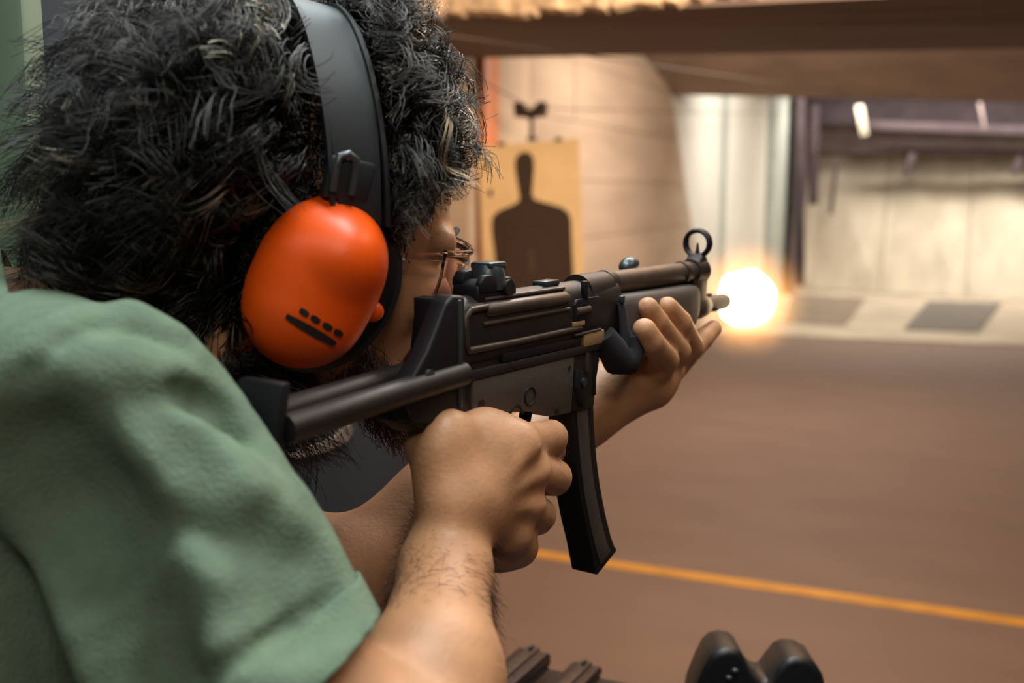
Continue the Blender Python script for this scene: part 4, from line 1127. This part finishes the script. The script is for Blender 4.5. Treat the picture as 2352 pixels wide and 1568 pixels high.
# ================================================================== EAR MUFFS (built in the head frame)
HM4 = Matrix(((HF[0], HR[0], HU[0], HC[0]), (HF[1], HR[1], HU[1], HC[1]), (HF[2], HR[2], HU[2], HC[2]), (0, 0, 0, 1)))
em_ = empty('ear_muffs', label='orange ear muffs with a black headband worn over the curly hair', cat='ear muffs')
em_.matrix_world = HM4
C_T, S_T = math.cos(RAD(13)), math.sin(RAD(13))
def tilt(p):
    f_, r_, u_ = p; f_ -= ct_f; return (ct_f + f_ * C_T + u_ * S_T, r_, u_ * C_T - f_ * S_T)
ct_f = -0.020
cup_V = None
def tilt_bm(b_):
    for v in b_.verts: v.co = tilt(v.co)
    return b_
def EM(name, bm, m, parent=None): return obj(name, bm, M[m], parent or em_)
for s in (1, -1):
    # cup shell grown from a small field: base bowl, round upper boss, rounded lower lobe
    Fd = Field(np.array([-0.08, -0.04, -0.09]), np.array([0.08, 0.055, 0.09]), 0.0018)
    I3 = np.eye(3)
    Fd.ell((0, 0.0, 0), (0.040, 0.034, 0.055), I3, 0.0)
    Fd.cone((0, 0.004, 0.012), (0, 0.004, -0.014), 0.0365, 0.0365, 0.012)
    Fd.ell((0.003, 0.015, 0.020), (0.0290, 0.030, 0.0300), I3, 0.005)
    Fd.ell((0.000, 0.009, -0.023), (0.0335, 0.029, 0.028), I3, 0.006)
    sl, X = Fd.region((-0.08, -0.04, -0.09), (0.08, 0.055, 0.09), 0)
    Fd.sub(sl, X[..., 1] - 0.0, 0.002) if False else None
    Fd.f = np.maximum(Fd.f, -(Field.region(Fd, (-0.2,) * 3, (0.2,) * 3, 0)[1][..., 1] - 0.001))
    V, Q = Fd.mesh(); V = relax(V, Q, 2)
    V[:, 1] *= s
    if s < 0: Q = Q[:, ::-1]
    V = V + np.array([ct_f, s * 0.083, 0.0])
    if s > 0: cup_V = V.copy()
    V = np.stack(tilt(V.T), 1)
    cup = np_mesh('cup', V, Q, M['muff'], em_)
    cup.name = 'cup'
    # cushion ring and back plate
    ring = [(ct_f + 0.011 + 0.038 * math.cos(t), s * 0.074, 0.048 * math.sin(t)) for t in np.linspace(0, 2 * math.pi, 36, endpoint=False)]
    EM('cushion', tilt_bm(tube(ring, 0.0115, 12, closed=True)), 'cushion')
    pts = [(0.009 + 0.048 * math.cos(t), 0.058 * math.sin(t)) for t in np.linspace(0, 2 * math.pi, 40, endpoint=False)]
    b_ = prof(pts, 0.0785, 0.0845, 0.001); bmesh.ops.translate(b_, vec=(ct_f, 0, 0), verts=b_.verts)
    if s < 0: bmesh.ops.scale(b_, vec=(1, -1, 1), verts=b_.verts)
    EM('back_plate', tilt_bm(b_), 'muffband')
    # wire yoke: an inverted U that runs up into the band
    x_ = ct_f
    yk = [(x_ - 0.006, s * 0.100, 0.058), (x_ - 0.007, s * 0.1005, 0.074), (x_ - 0.006, s * 0.1005, 0.079), (x_ - 0.001, s * 0.1005, 0.0815), (x_ + 0.004, s * 0.1005, 0.079), (x_ + 0.005, s * 0.1005, 0.074), (x_ + 0.006, s * 0.100, 0.058)]
    EM('wire_yoke', tube(yk, 0.0027, 10), 'wire')
    EM('slider', box((x_ + 0.004, s * 0.0935, 0.066), (0.030, 0.010, 0.026), 0.003), 'muffband')
    EM('pivot', ellipsoid((x_ + 0.038, s * 0.092, -0.012), (0.008, 0.006, 0.007)), 'muff')
# headband: a wide arched strip with raised edges
def band(width, r_off, th, f0):
    b_ = bmesh.new(); rows = []
    for a_ in np.linspace(RAD(-6), RAD(186), 49):
        r_ = math.cos(a_); u_ = math.sin(a_)
        y = r_ * (0.094 + r_off); z_ = 0.055 + u_ * (0.108 + r_off); f0_ = f0 - 0.27 * (z_ - 0.05)
        w = width * (0.78 + 0.22 * max(0, u_))
        rows.append([b_.verts.new((f0_ - w / 2, y, z_)), b_.verts.new((f0_ + w / 2, y, z_)),
                     b_.verts.new((f0_ + w / 2, y + r_ * th, z_ + u_ * th)), b_.verts.new((f0_ - w / 2, y + r_ * th, z_ + u_ * th))])
    for i in range(len(rows) - 1):
        for j in range(4): b_.faces.new((rows[i][j], rows[i][(j + 1) % 4], rows[i + 1][(j + 1) % 4], rows[i + 1][j]))
    b_.faces.new(rows[0]); b_.faces.new(rows[-1][::-1])
    bevel(b_, 0.0008, 2, 60)
    return b_
hb = EM('headband', band(0.036, 0.0, 0.004, -0.006), 'muffband')
for s in (-1, 1):
    EM('band_edge', band(0.0035, 0.0015, 0.005, -0.006 + s * 0.0178), 'muffband', hb)
# printed mark on the right cup: a broken upper line and a solid bar
def on_cup(f, u): return f, u
def mark(f0, u0, f1, u1, w, name):
    b_ = bmesh.new(); rows = []
    for t in np.linspace(0, 1, 9):
        f = f0 + (f1 - f0) * t; u = u0 + (u1 - u0) * t
        ww = w * (0.55 + 0.45 * math.sin(math.pi * min(1, max(0, t * 0.9 + 0.05))))
        def yy(ff, uu):
            d2 = (cup_V[:, 0] - ct_f - ff) ** 2 + (cup_V[:, 2] - uu) ** 2
            near = d2 < 0.0035 ** 2
            return float(cup_V[near, 1].max()) + 0.0006
        rows.append([b_.verts.new((ct_f + f, yy(f, u + ww / 2), u + ww / 2)), b_.verts.new((ct_f + f, yy(f, u - ww / 2), u - ww / 2))])
    for i in range(8): b_.faces.new((rows[i][0], rows[i][1], rows[i + 1][1], rows[i + 1][0]))
    return EM(name, tilt_bm(b_), 'print')
mark(-0.020, -0.0215, 0.015, -0.0265, 0.0052, 'printed_bar')
for a_, c_ in ((-0.015, -0.009), (-0.0075, -0.001), (0.001, 0.008), (0.0095, 0.0165)):
    mark(a_, -0.0150 - (a_ + 0.015) * 0.16, c_, -0.0150 - (c_ + 0.015) * 0.16, 0.0042, 'printed_letter')

# ================================================================== SAFETY GLASSES
sg_ = empty('safety_glasses', label='clear wraparound safety glasses on the face of the shooter', cat='glasses')
sg_.matrix_world = HM4
b_ = bmesh.new(); rows = []
for t in np.linspace(-1, 1, 41):
    a_ = t * RAD(62); rr_ = 0.086
    f = 0.026 + rr_ * math.cos(a_); y = rr_ * math.sin(a_) * 0.98
    zt = 0.030; zb_ = -0.014 - 0.022 * (1 - min(1, abs(abs(t) - 0.42) / 0.42)) * 0.9 if abs(t) > 0.04 else -0.010
    rows.append([b_.verts.new((f - 0.006 * k / 6 + 0.004 * math.sin(k / 6 * math.pi), y, zt + (zb_ - zt) * k / 6)) for k in range(7)])
for i in range(40):
    for k in range(6): b_.faces.new((rows[i][k], rows[i][k + 1], rows[i + 1][k + 1], rows[i + 1][k]))
ln = obj('lens', b_, M['lens'], sg_)
so = ln.modifiers.new('thick', 'SOLIDIFY'); so.thickness = 0.0018
topl = [(0.026 + 0.086 * math.cos(t * RAD(62)), 0.086 * math.sin(t * RAD(62)) * 0.98, 0.0305) for t in np.linspace(-1, 1, 31)]
obj('brow_bar', tube(topl, 0.0022, 8), M['lens'], sg_)
for s in (-1, 1):
    obj('temple', tube([(0.066, s * 0.0755, 0.028), (0.050, s * 0.079, 0.026), (0.036, s * 0.080, 0.024)], [0.0028, .0026, .0024], 8), M['lens'], sg_)
